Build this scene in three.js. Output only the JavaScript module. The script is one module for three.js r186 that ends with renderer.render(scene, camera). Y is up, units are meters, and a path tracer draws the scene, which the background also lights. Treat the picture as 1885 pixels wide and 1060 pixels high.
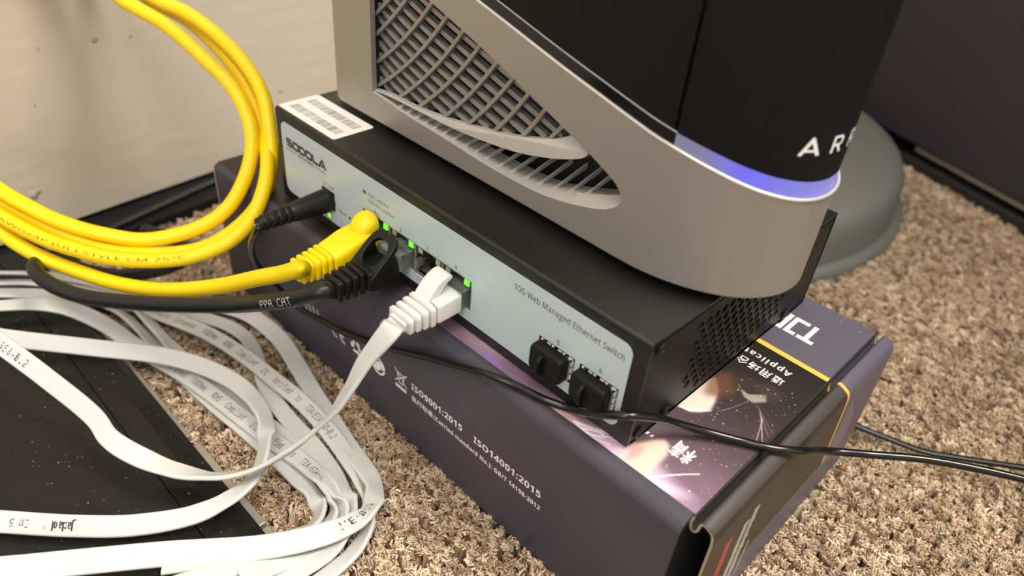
import * as THREE from 'three';
import { mergeGeometries, mergeVertices, toCreasedNormals } from 'three/addons/utils/BufferGeometryUtils.js';
import { RoundedBoxGeometry } from 'three/addons/geometries/RoundedBoxGeometry.js';
import { RectAreaLightUniformsLib } from 'three/addons/lights/RectAreaLightUniformsLib.js';

// ---------------------------------------------------------------- camera, lights, exposure
// All modelling below is in millimetres: x along the front of the network switch, y up (0 = top of the carton), z towards the viewer.
const LIFT = 72;                                   // the floor lies 72 mm under the carton's top
const S = 0.001;
const V3 = (x, y, z) => new THREE.Vector3(x * S, (y + LIFT) * S, z * S);
const scene = new THREE.Scene();
const camera = new THREE.PerspectiveCamera(42.423, 1885 / 1060, 0.01, 20);
camera.position.copy(V3(245.29, 158.02, 131.61));
camera.up.set(-0.4687, 0.79967, -0.3753);
camera.lookAt(V3(245.29 - 532.79, 158.02 - 594.79, 131.61 - 601.96));
camera.focus = 0.236;
camera.userData.fStop = 9;
const renderer = new THREE.WebGLRenderer({ antialias: true });
renderer.toneMapping = THREE.LinearToneMapping;
renderer.toneMappingExposure = 1.52;
renderer.shadowMap.enabled = true;
RectAreaLightUniformsLib.init();
const LAMPS = [{ x: 0.80, z: 0.95, w: 1.0, d: 1.0, y: 2.36, power: 6.5 }, { x: 1.15, z: -0.75, w: 1.0, d: 1.0, y: 2.36, power: 20 }], CEIL = { color: 0xfbf5ea };  // second lamp is unseen, added to brighten the right and shade the front left
for (const c of LAMPS) {
  const l = new THREE.RectAreaLight(CEIL.color, c.power, c.w, c.d); l.position.set(c.x, c.y, c.z); l.lookAt(c.x, 0, c.z); scene.add(l);
}
const FILL = { x: 1.0, y: 1.25, z: 2.13, w: 1.3, h: 1.3, power: 0.8, color: 0xe6eeff };  // unseen fill light, added behind the viewer
const fillLight = new THREE.RectAreaLight(FILL.color, FILL.power, FILL.w, FILL.h);
fillLight.position.set(FILL.x, FILL.y, FILL.z);
fillLight.lookAt(FILL.x, FILL.y, 0);
scene.add(fillLight);

// ---------------------------------------------------------------- helpers
let seed = 7;
const rnd = () => { seed = (seed * 1664525 + 1013904223) >>> 0; return seed / 4294967296; };
const rr = (a, b) => a + (b - a) * rnd();
const used = {};
function numbered(n) { const k = used[n] = (used[n] ?? -1) + 1; return k ? n + '_' + String(k).padStart(3, '0') : n; }
function thing(name, label, category, base = [0, 0, 0], group) {
  const o = new THREE.Group(); o.name = numbered(name); o.position.copy(V3(...base)); o.userData = { label, category };
  if (group) o.userData.group = group;
  o.base = base; scene.add(o); return o;
}
function shade(m) { m.castShadow = true; m.receiveShadow = true; return m; }
function part(name, geom, mat, parent, label) {     // geometry in absolute millimetres becomes a child mesh in metres
  let b = parent ? parent.base : [0, -LIFT, 0];
  const g = geom.clone(); g.translate(-b[0], -b[1], -b[2]); g.scale(S, S, S);
  const m = shade(new THREE.Mesh(g, mat)); m.name = name; m.base = b;
  if (label) m.userData.label = label;
  (parent ?? scene).add(m); return m;
}
function struct(name, geom, mat) { const m = part(name, geom, mat, null); m.userData.kind = 'structure'; return m; }
const merge = (a) => mergeGeometries(a.map((g) => { const h = g.index ? g.toNonIndexed() : g; for (const k of Object.keys(h.attributes)) if (!['position', 'normal', 'uv'].includes(k)) h.deleteAttribute(k); return h; }));
const box = (x0, x1, y0, y1, z0, z1, r = 0) => {
  const g = r ? new RoundedBoxGeometry(x1 - x0, y1 - y0, z1 - z0, 2, r) : new THREE.BoxGeometry(x1 - x0, y1 - y0, z1 - z0);
  return g.translate((x0 + x1) / 2, (y0 + y1) / 2, (z0 + z1) / 2);
};
const curve = (pts, closed = false) => new THREE.CatmullRomCurve3(pts.map((p) => new THREE.Vector3(...p)), closed, 'centripetal');
function tube(pts, r, seg = 200, rad = 14) {
  const c = curve(pts), g = new THREE.TubeGeometry(c, seg, r, rad, false);
  const caps = [0, 1].map((t) => { const s = new THREE.SphereGeometry(r, rad, 8); s.translate(...c.getPointAt(t).toArray()); return s; });
  return merge([g, ...caps]);
}
// a flat cable: centre line and width direction run along control points [x, y, z, wx, wy, wz]
function ribbonFrames(pts, n) {
  const c = curve(pts.map((p) => p.slice(0, 3))), w = new THREE.CatmullRomCurve3(pts.map((p) => new THREE.Vector3(...p.slice(3))), false, 'centripetal');
  const cw = pts.map((p) => new THREE.Vector3(...p.slice(3)));
  const f = [];
  for (let i = 0; i <= n; i++) {
    const u = i / n, t = c.getUtoTmapping(u), p = c.getPoint(t), T = c.getTangent(t);
    const k = t * (pts.length - 1), a = Math.min(pts.length - 2, Math.floor(k)), s = k - a, e = s * s * (3 - 2 * s);
    const W = cw[a].clone().lerp(cw[a + 1], e); W.addScaledVector(T, -W.dot(T)).normalize();
    f.push({ p, T, W, N: new THREE.Vector3().crossVectors(W, T).normalize(), s: u * c.getLength() });
  }
  return f;
}
function ribbon(pts, width, thick, n = 220) {
  const f = ribbonFrames(pts, n), sec = [], h = width / 2 - thick / 2, r = thick / 2;
  for (let k = 0; k <= 6; k++) { const a = -Math.PI / 2 + Math.PI * k / 6; sec.push([h + r * Math.cos(a), r * Math.sin(a), Math.cos(a), Math.sin(a)]); }
  for (let k = 0; k <= 6; k++) { const a = Math.PI / 2 + Math.PI * k / 6; sec.push([-h + r * Math.cos(a), r * Math.sin(a), Math.cos(a), Math.sin(a)]); }
  const P = [], N = [], U = [], I = [], m = sec.length;
  f.forEach((q, i) => sec.forEach(([x, y, nx, ny], j) => {
    const v = q.p.clone().addScaledVector(q.W, x).addScaledVector(q.N, y), nn = q.W.clone().multiplyScalar(nx).addScaledVector(q.N, ny);
    P.push(v.x, v.y, v.z); N.push(nn.x, nn.y, nn.z); U.push(q.s * S, j / m * width * 2 * S);
    if (i < f.length - 1) { const a = i * m + j, b = i * m + (j + 1) % m, c = a + m, d = b + m; I.push(a, c, b, b, c, d); }
  }));
  const g = new THREE.BufferGeometry(); g.setAttribute('position', new THREE.Float32BufferAttribute(P, 3)); g.setAttribute('normal', new THREE.Float32BufferAttribute(N, 3)); g.setAttribute('uv', new THREE.Float32BufferAttribute(U, 2)); g.setIndex(I); return g;
}
// a strip of print lying on one face of a flat cable between two fractions of its length
function ribbonPrint(pts, u0, u1, width, off, flip = false, mirror = false, n = 60) {
  const f = ribbonFrames(pts, 400), P = [], N = [], U = [], I = [];
  const cam = new THREE.Vector3(245, 158, 131);
  for (let i = 0; i <= n; i++) {
    const k = (u0 + (u1 - u0) * i / n) * 400, q = f[Math.round(k)];
    const side = q.N.y >= 0 ? 1 : -1, nn = q.N.clone().multiplyScalar(side);
    let Wd = q.W.clone(); const want = new THREE.Vector3().crossVectors(nn, q.T); if (Wd.dot(want) < 0) Wd.negate();
    for (const e of [-1, 1]) {
      const v = q.p.clone().addScaledVector(Wd, e * width / 2).addScaledVector(nn, off);
      P.push(v.x, v.y, v.z); N.push(nn.x, nn.y, nn.z);
      const uu = i / n, vv = (e + 1) / 2; U.push(flip ? 1 - uu : uu, flip ? 1 - vv : vv);
    }
    if (i < n) { const a = i * 2; I.push(a, a + 2, a + 1, a + 1, a + 2, a + 3); }
  }
  const g = new THREE.BufferGeometry(); g.setAttribute('position', new THREE.Float32BufferAttribute(P, 3)); g.setAttribute('normal', new THREE.Float32BufferAttribute(N, 3)); g.setAttribute('uv', new THREE.Float32BufferAttribute(U, 2)); g.setIndex(I); return g;
}
// print wrapped on a round cable, centred on the side that faces dir
function tubePrint(pts, u0, u1, r, half, dir, flip = false, n = 60) {
  const c = curve(pts), P = [], N = [], U = [], I = [], m = 6, D = new THREE.Vector3(...dir);
  for (let i = 0; i <= n; i++) {
    const u = u0 + (u1 - u0) * i / n, p = c.getPointAt(u), T = c.getTangentAt(u);
    const A = D.clone().addScaledVector(T, -D.dot(T)).normalize(), B = new THREE.Vector3().crossVectors(A, T);
    for (let j = 0; j <= m; j++) {
      const a = -half + 2 * half * j / m, nn = A.clone().multiplyScalar(Math.cos(a)).addScaledVector(B, Math.sin(a));
      const v = p.clone().addScaledVector(nn, r); P.push(v.x, v.y, v.z); N.push(nn.x, nn.y, nn.z); flip ? U.push(1 - i / n, 1 - j / m) : U.push(i / n, j / m);
      if (i < n && j < m) { const q = i * (m + 1) + j; I.push(q, q + m + 1, q + 1, q + 1, q + m + 1, q + m + 2); }
    }
  }
  const g = new THREE.BufferGeometry(); g.setAttribute('position', new THREE.Float32BufferAttribute(P, 3)); g.setAttribute('normal', new THREE.Float32BufferAttribute(N, 3)); g.setAttribute('uv', new THREE.Float32BufferAttribute(U, 2)); g.setIndex(I); return g;
}
// superellipse sections along z: [z, cx, cy, width, height, exponent]
function loft(secs, m = 40) {
  const P = [], U = [], I = [];
  secs.forEach(([z, cx, cy, w, h, e = 4], i) => {
    for (let j = 0; j < m; j++) {
      const a = 2 * Math.PI * j / m, c = Math.cos(a), s = Math.sin(a);
      P.push(cx + w / 2 * Math.sign(c) * Math.abs(c) ** (2 / e), cy + h / 2 * Math.sign(s) * Math.abs(s) ** (2 / e), z); U.push(j / m, i / secs.length);
      if (i < secs.length - 1) { const A = i * m + j, B = i * m + (j + 1) % m; I.push(A, B, A + m, B, B + m, A + m); }
    }
  });
  for (const [row, flip] of [[0, true], [secs.length - 1, false]]) {
    const k = P.length / 3, q = secs[row]; P.push(q[1], q[2], q[0]); U.push(0, 0);
    for (let j = 0; j < m; j++) { const A = row * m + j, B = row * m + (j + 1) % m; flip ? I.push(k, B, A) : I.push(k, A, B); }
  }
  const g = new THREE.BufferGeometry(); g.setAttribute('position', new THREE.Float32BufferAttribute(P, 3)); g.setAttribute('uv', new THREE.Float32BufferAttribute(U, 2)); g.setIndex(I);
  return toCreasedNormals(g, 0.7);
}
const shape = (pts) => new THREE.Shape(pts.map(([x, y]) => new THREE.Vector2(x, y)));
function rrect(x0, y0, x1, y1, r, P = THREE.Shape) {
  const s = new P(); s.moveTo(x0 + r, y0); s.lineTo(x1 - r, y0); s.absarc(x1 - r, y0 + r, r, -Math.PI / 2, 0); s.lineTo(x1, y1 - r); s.absarc(x1 - r, y1 - r, r, 0, Math.PI / 2);
  s.lineTo(x0 + r, y1); s.absarc(x0 + r, y1 - r, r, Math.PI / 2, Math.PI); s.lineTo(x0, y0 + r); s.absarc(x0 + r, y0 + r, r, Math.PI, 1.5 * Math.PI); return s;
}
const extrude = (s, depth, z0, bevel = 0, seg = 12) => new THREE.ExtrudeGeometry(s, { depth: depth - 2 * bevel, bevelEnabled: bevel > 0, bevelSize: bevel, bevelThickness: bevel, bevelOffset: -bevel, bevelSegments: 2, curveSegments: seg }).translate(0, 0, z0 + bevel);
// shape given in (z, y), swept along x
const extrudeX = (s, x0, x1, bevel = 0, seg = 12) => extrude(s, x1 - x0, 0, bevel, seg).rotateY(-Math.PI / 2).translate(x1, 0, 0);
function uvFrom(g, fn) { const p = g.attributes.position, u = new Float32Array(p.count * 2); for (let i = 0; i < p.count; i++) { const [a, b] = fn(p.getX(i), p.getY(i), p.getZ(i)); u[2 * i] = a; u[2 * i + 1] = b; } g.setAttribute('uv', new THREE.BufferAttribute(u, 2)); return g; }
const spline2 = (pts, n) => new THREE.SplineCurve(pts.map(([x, y]) => new THREE.Vector2(x, y))).getPoints(n).map((p) => [p.x, p.y]);

// ---------------------------------------------------------------- textures and materials
function canvasTex(w, h, draw, srgb = true) {
  const c = document.createElement('canvas'); c.width = w; c.height = h; const g = c.getContext('2d'); draw(g, w, h);
  const t = new THREE.CanvasTexture(c); if (srgb) t.colorSpace = THREE.SRGBColorSpace; t.anisotropy = 8; return t;
}
function noiseTex(n, fn, rep) {
  const d = new Uint8Array(n * n * 4); for (let y = 0; y < n; y++) for (let x = 0; x < n; x++) { const v = Math.max(0, Math.min(255, fn(x, y))); d.set([v, v, v, 255], 4 * (y * n + x)); }
  const t = new THREE.DataTexture(d, n, n); t.wrapS = t.wrapT = THREE.RepeatWrapping; t.magFilter = THREE.LinearFilter; t.minFilter = THREE.LinearMipmapLinearFilter; t.generateMipmaps = true; t.repeat.set(rep, rep); t.needsUpdate = true; return t;
}
// periodic value noise
function lattice(n) { const a = Array.from({ length: n * n }, rnd); return (x, y) => { const i = Math.floor(x), j = Math.floor(y), f = x - i, g = y - j, s = f * f * (3 - 2 * f), t = g * g * (3 - 2 * g), q = (p, r) => a[((r % n + n) % n) * n + ((p % n + n) % n)]; return (q(i, j) * (1 - s) + q(i + 1, j) * s) * (1 - t) + (q(i, j + 1) * (1 - s) + q(i + 1, j + 1) * s) * t; }; }
const L16 = lattice(16), L64 = lattice(64), L8 = lattice(8);
const speckle = noiseTex(256, () => 128 + (rnd() - 0.5) * 160, 60);
const brushed = noiseTex(256, (x, y) => 128 + (L64(x / 16 , y / 4) - 0.5) * 120 + (L16(x / 64 * 4, y / 64 * 16) - 0.5) * 60, 4);
const soft = noiseTex(256, (x, y) => 128 + (L8(x / 32, y / 32) - 0.5) * 120 + (L64(x / 4, y / 4) - 0.5) * 90, 20);
const std = (color, roughness, extra = {}) => new THREE.MeshStandardMaterial({ color: Array.isArray(color) ? new THREE.Color(...color) : new THREE.Color(color), roughness, ...extra });
const phys = (color, roughness, extra = {}) => new THREE.MeshPhysicalMaterial({ color: Array.isArray(color) ? new THREE.Color(...color) : new THREE.Color(color), roughness, ...extra });
const M = {
  wall: std([0.62, 0.54, 0.44], 0.55, { bumpMap: brushed, bumpScale: 0.0002 }),
  paint: std([0.58, 0.56, 0.53], 0.9),
  shadeBlack: phys([0.006, 0.006, 0.006], 0.6, { specularIntensity: 0.5 }),
  vinyl: std([0.006, 0.006, 0.006], 0.2),
  plug: phys([0.005, 0.005, 0.005], 0.5, { specularIntensity: 0.5 }),
  coatSide: phys([0.008, 0.008, 0.008], 0.4, { specularIntensity: 0.45, bumpMap: speckle, bumpScale: 0.00002 }),
  bright: std([0.86, 0.85, 0.82], 0.35, { metalness: 0.4 }),
  dark: std([0.008, 0.008, 0.008], 0.8),
  carpetBase: std([0.10, 0.07, 0.045], 1),
  pile: std([1, 1, 1], 0.95),
  coat: phys([0.009, 0.009, 0.009], 0.34, { specularIntensity: 1.0, bumpMap: speckle, bumpScale: 0.00002 }),
  silver: std([0.36, 0.335, 0.30], 0.42, { metalness: 0.55, bumpMap: speckle, bumpScale: 0.000025 }),
  pale: std([0.50, 0.475, 0.435], 0.48, { metalness: 0.12, side: THREE.DoubleSide, bumpMap: speckle, bumpScale: 0.00003 }),  // lightened silver: light on the upward faces is put into the colour
  silverDark: std([0.30, 0.285, 0.265], 0.4, { metalness: 0.5 }),
  panelBlack: phys([0.0065, 0.0065, 0.007], 0.5, { specularIntensity: 0.3, bumpMap: speckle, bumpScale: 0.00003 }),
  gloss: phys([0.006, 0.006, 0.006], 0.1),
  trim: std([0.35, 0.36, 0.38], 0.25),  // pale tone of the edge highlight above the black strip
  yellow: std([0.92, 0.65, 0.0], 0.42),
  yellowBoot: std([0.95, 0.68, 0.0], 0.45),
  blackRubber: std([0.006, 0.006, 0.006], 0.38),
  blackPlastic: phys([0.006, 0.006, 0.006], 0.42, { specularIntensity: 0.7 }),
  white: std([0.53, 0.535, 0.515], 0.42),
  whiteBoot: std([0.68, 0.68, 0.66], 0.4),
  clear: phys([0.9, 0.93, 0.92], 0.08, { transmission: 0.9, thickness: 0.004, ior: 1.5 }),
  metal: std([0.62, 0.60, 0.56], 0.3, { metalness: 0.9 }),
  tin: std([0.55, 0.53, 0.48], 0.35, { metalness: 0.85 }),
  gold: std([0.8, 0.55, 0.2], 0.25, { metalness: 1 }),
  board: std([0.55, 0.43, 0.30], 0.9, { bumpMap: soft, bumpScale: 0.0001 }),
  tub: std([0.145, 0.15, 0.132], 0.5),
  bigBox: std([0.032, 0.025, 0.034], 0.62, { bumpMap: soft, bumpScale: 0.00005 }),
};

// ---------------------------------------------------------------- the room
struct('floor', box(-420, 2700, -LIFT - 60, -LIFT, -1900, 2300), M.carpetBase);
struct('ceiling', box(-420, 2700, 2340 + 30, 2460, -1900, 2300), M.paint);
struct('wall_right', box(2600, 2700, -LIFT, 2370, -1900, 2300), M.paint);
struct('wall_back', box(-420, 2700, -LIFT, 2370, -1900, -1800), M.paint);
{ // the wall behind the viewer holds an added glowing pane for fill light
  const s = shape([[-420, -LIFT], [2700, -LIFT], [2700, 2370], [-420, 2370]]);
  const hole = new THREE.Path(); const x = FILL.x * 1000, y = FILL.y * 1000 - LIFT, w = FILL.w * 500 + 20, h = FILL.h * 500 + 20;
  hole.moveTo(x - w, y - h); hole.lineTo(x + w, y - h); hole.lineTo(x + w, y + h); hole.lineTo(x - w, y + h); hole.closePath(); s.holes.push(hole);
  struct('wall_front', extrude(s, 100, 2200), M.paint);
  const pane = struct('fill_pane_1', box(x - w, x + w, y - h, y + h, 2160, 2170), std(0xffffff, 0.5, { emissive: new THREE.Color(FILL.color), emissiveIntensity: 1.2 }));
  pane.castShadow = false;
}
{
  const lean = Math.atan(0.0897);
  const wallBox = (t0, t1, y0, y1, z0, z1) => box(t0, t1, y0, y1, z0, z1).rotateY(lean).translate(-131.7, 0, 0);
  const g = wallBox(-70, 0, -56, 2370, -1900, 2300);
  uvFrom(g, (x, y, z) => [z * S, y * S]);
  const wall = struct('wall_left', g, M.wall);
  struct('trim_1', wallBox(-60, 24, -LIFT, -58, -1900, 2300), M.shadeBlack);  // black strip added for the deep shade on the carpet at the wall foot
  for (const [z, y, r] of [[17.6, 29.3, 1.7], [0.5, 27.4, 0.9], [62.5, -36.2, 2.2], [60, -35.4, 1.2], [-79.2, -20.2, 1.6], [50.2, 5.3, 0.7], [41.9, 29.8, 0.7]])
    part('paint_lump', new THREE.SphereGeometry(r, 16, 10).scale(0.45, 1.05, 0.9).translate(-131.8 + 0.0897 * z, y, z), M.wall, wall);
}
LAMPS.forEach((c, i) => { // ceiling lamps: each glowing face and its area light share one size
  const x = c.x * 1000, z = c.z * 1000, w = c.w * 500, y = c.y * 1000 - LIFT;
  const t = thing('ceiling_lamp', ['square white ceiling lamp panel above the viewer', 'unseen ceiling lamp panel added for its shading, above the large purple box'][i], 'lamp', [x, 2370 - LIFT, z]);
  part('diffuser', box(x - w, x + w, y + 3, y + 7, z - w, z + w), std(0xffffff, 0.6, { emissive: new THREE.Color(CEIL.color), emissiveIntensity: 1.5 }), t);
  part('frame', merge([box(x - w - 20, x - w, y, y + 20, z - w - 20, z + w + 20), box(x + w, x + w + 20, y, y + 20, z - w - 20, z + w + 20), box(x - w, x + w, y, y + 20, z - w - 20, z - w), box(x - w, x + w, y, y + 20, z + w, z + w + 20)]), std([0.7, 0.7, 0.7], 0.5), t);
});

// ---------------------------------------------------------------- carpet pile
{
  function tuft(tw, lean) {                        // one yarn end: a bundle of curled strands that splay at the tip
    const out = [], a0 = rnd() * 6.28, la = rnd() * 6.28, hgt = rr(8.2, 10.2);
    for (let k = 0; k < 12; k++) {
      const P = [], b = a0 + k * 2.4, sp = rr(0.3, 1.15);
      for (let i = 0; i <= 4; i++) { const t = i / 4, a = b + t * tw, r = 0.45 + sp * t * t; P.push([Math.cos(a) * r + lean * Math.cos(la) * t * t * 2.2, hgt * Math.sin(t * 1.9) / 0.97, Math.sin(a) * r + lean * Math.sin(la) * t * t * 2.2]); }
      out.push(new THREE.TubeGeometry(curve(P), 5, rr(0.27, 0.38), 4, false));
    }
    return out;
  }
  const clump = []; for (const [x, z] of [[-0.95, -0.5], [0.95, 0.5]]) for (const g of tuft(rr(2.5, 6), rr(-1.1, 1.1))) clump.push(g.translate(x + rr(-0.4, 0.4), rr(-1.2, 0.6), z + rr(-0.4, 0.4)));
  const g = merge(clump); g.scale(S, S, S);
  const cell = 3.0, list = [];
  for (let x = -150; x < 470; x += cell) for (let z = -560; z < 190; z += cell) {
    if (x > -36 && x < 200 && z > -104 && z < 4) continue;      // under the carton
    if (z > 84 && x < 120) continue;                            // under the dark panel
    if (x > 235 && z > -20 && x > 330) continue;
    list.push([x + rr(-1, 1), z + rr(-1, 1)]);
  }
  const pile = new THREE.InstancedMesh(g, M.pile, list.length), m4 = new THREE.Matrix4(), q = new THREE.Quaternion(), e = new THREE.Euler(), col = new THREE.Color();
  list.forEach(([x, z], i) => {
    e.set(rr(-0.22, 0.22), rnd() * 6.28, rr(-0.22, 0.22)); q.setFromEuler(e); const s = rr(0.85, 1.12);
    m4.compose(new THREE.Vector3(x * S, 0, z * S), q, new THREE.Vector3(s, rr(0.8, 1.12), s)); pile.setMatrixAt(i, m4);
    const t = rnd(), k = 0.78 + 0.4 * rnd() + 0.16 * (L16(x / 22 + 50, z / 22 + 50) - 0.5);
    t < 0.62 ? col.setRGB(0.64 * k, 0.485 * k, 0.335 * k) : t < 0.82 ? col.setRGB(0.40 * k, 0.275 * k, 0.17 * k) : col.setRGB(0.80 * k, 0.645 * k, 0.475 * k);
    pile.setColorAt(i, col);
  });
  pile.name = 'carpet_pile'; pile.userData = { label: 'tan and brown twisted cut pile of the carpet', category: 'carpet', kind: 'stuff' }; shade(pile); scene.add(pile);
}

// ---------------------------------------------------------------- carton under the switch
const glyphs = {
  jing: [[[2, 0], [2, 10]], [[0, 4], [4.2, 4]], [[.4, 1], [1.2, 3]], [[3.8, 1], [2.9, 3]], [[2, 4.2], [0, 8]], [[2, 4.2], [4, 7.5]], [[5, 1.2], [10, 1.2]], [[5.4, 2.8], [9.6, 2.8]], [[4.8, 4.4], [10.2, 4.4]], [[7.5, 0], [7.5, 4.4]], [[5.6, 5.6], [5.6, 10]], [[5.6, 5.6], [9.4, 5.6], [9.4, 10], [8.6, 9.6]], [[5.6, 7.1], [9.4, 7.1]], [[5.6, 8.5], [9.4, 8.5]]],
  shi: [[[1, .5], [2, 1.5]], [[.5, 3.5], [2, 3.5], [2, 7], [.3, 9]], [[2, 8], [4, 9.4], [10, 9.4]], [[4, 1.6], [9, .6]], [[3.6, 3.2], [9.8, 3.2]], [[6.7, 1], [6.7, 5]], [[4.6, 5], [4.6, 8], [8.8, 8], [8.8, 5], [4.6, 5]]],
  yong: [[[2, .5], [2, 7], [.8, 10]], [[2, .5], [9, .5], [9, 10], [8, 9.5]], [[2, 3.6], [9, 3.6]], [[2, 6.6], [9, 6.6]], [[5.5, .5], [5.5, 9.8]]],
  chang: [[[0, 3.5], [3.6, 3.5]], [[1.8, .8], [1.8, 8]], [[0, 8.6], [3.8, 7.4]], [[4.4, 1], [8.6, 1], [5, 4.4], [9.6, 4.4], [8.6, 9.6], [7.6, 9]], [[7, 4.6], [4.2, 8]], [[8.6, 4.6], [5.6, 9.4]]],
  he: [[[5, 0], [.4, 4.4]], [[5, 0], [9.6, 4.4]], [[3, 4.2], [7, 4.2]], [[2, 6], [2, 10], [8, 10], [8, 6], [2, 6]]],
  zhi: [[[0, 2.5], [4, 2.5]], [[2, 0], [2, 9.5], [1, 9]], [[0, 6.5], [4, 5]], [[4.5, 2.5], [8, 2.5], [8, 8.5], [9.8, 9.5], [9.8, 7.5]], [[6, 0], [6, 5], [4.2, 10]], [[4.5, 5], [6.8, 7]]],
  xing: [[[3, 0], [.4, 3]], [[3.2, 3], [0, 6.4]], [[1.8, 5], [1.8, 10]], [[4.6, 1.4], [9.4, 1.4]], [[4, 4.2], [10, 4.2]], [[7.6, 4.2], [7.6, 10], [6.4, 9.4]]],
  biao: [[[0, 2.6], [4, 2.6]], [[2, 0], [2, 10]], [[2, 3], [0, 7]], [[2, 3.6], [3.8, 5.6]], [[4.8, 1.4], [9.4, 1.4]], [[4.4, 4], [10, 4]], [[7.2, 4], [7.2, 10], [6.2, 9.4]], [[5.4, 6], [4.4, 8.6]], [[8.8, 6], [9.8, 8.4]]],
  zhun: [[[.4, 1.4], [1.6, 2.8]], [[0, 8.6], [2, 5.4]], [[4.4, 0], [2.6, 4]], [[3.8, 2.6], [3.8, 10]], [[6.6, 0], [7.4, 1.6]], [[3.8, 2.4], [9.8, 2.4]], [[3.8, 4.6], [9.4, 4.6]], [[3.8, 6.8], [9.4, 6.8]], [[3.8, 9.2], [10, 9.2]], [[6.8, 2.4], [6.8, 9.2]]],
};
function glyph(g, name, x, y, size, lw) { g.lineWidth = lw; for (const st of glyphs[name]) { g.beginPath(); st.forEach(([a, b], i) => g[i ? 'lineTo' : 'moveTo'](x + a / 10 * size, y + b / 10 * size)); g.stroke(); } }
const specks = (g, w, h, n, max = 2, tone = '220,215,205') => { for (let i = 0; i < n; i++) { g.fillStyle = `rgba(${tone},${(0.15 + 0.6 * rnd()).toFixed(2)})`; g.beginPath(); g.arc(rnd() * w, rnd() * h, 0.4 + rnd() * rnd() * max, 0, 7); g.fill(); } };
const BX0 = -41.7, BX1 = 203.6, BZ0 = -111, BZ1 = 9.7, BY0 = -63;
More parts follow.
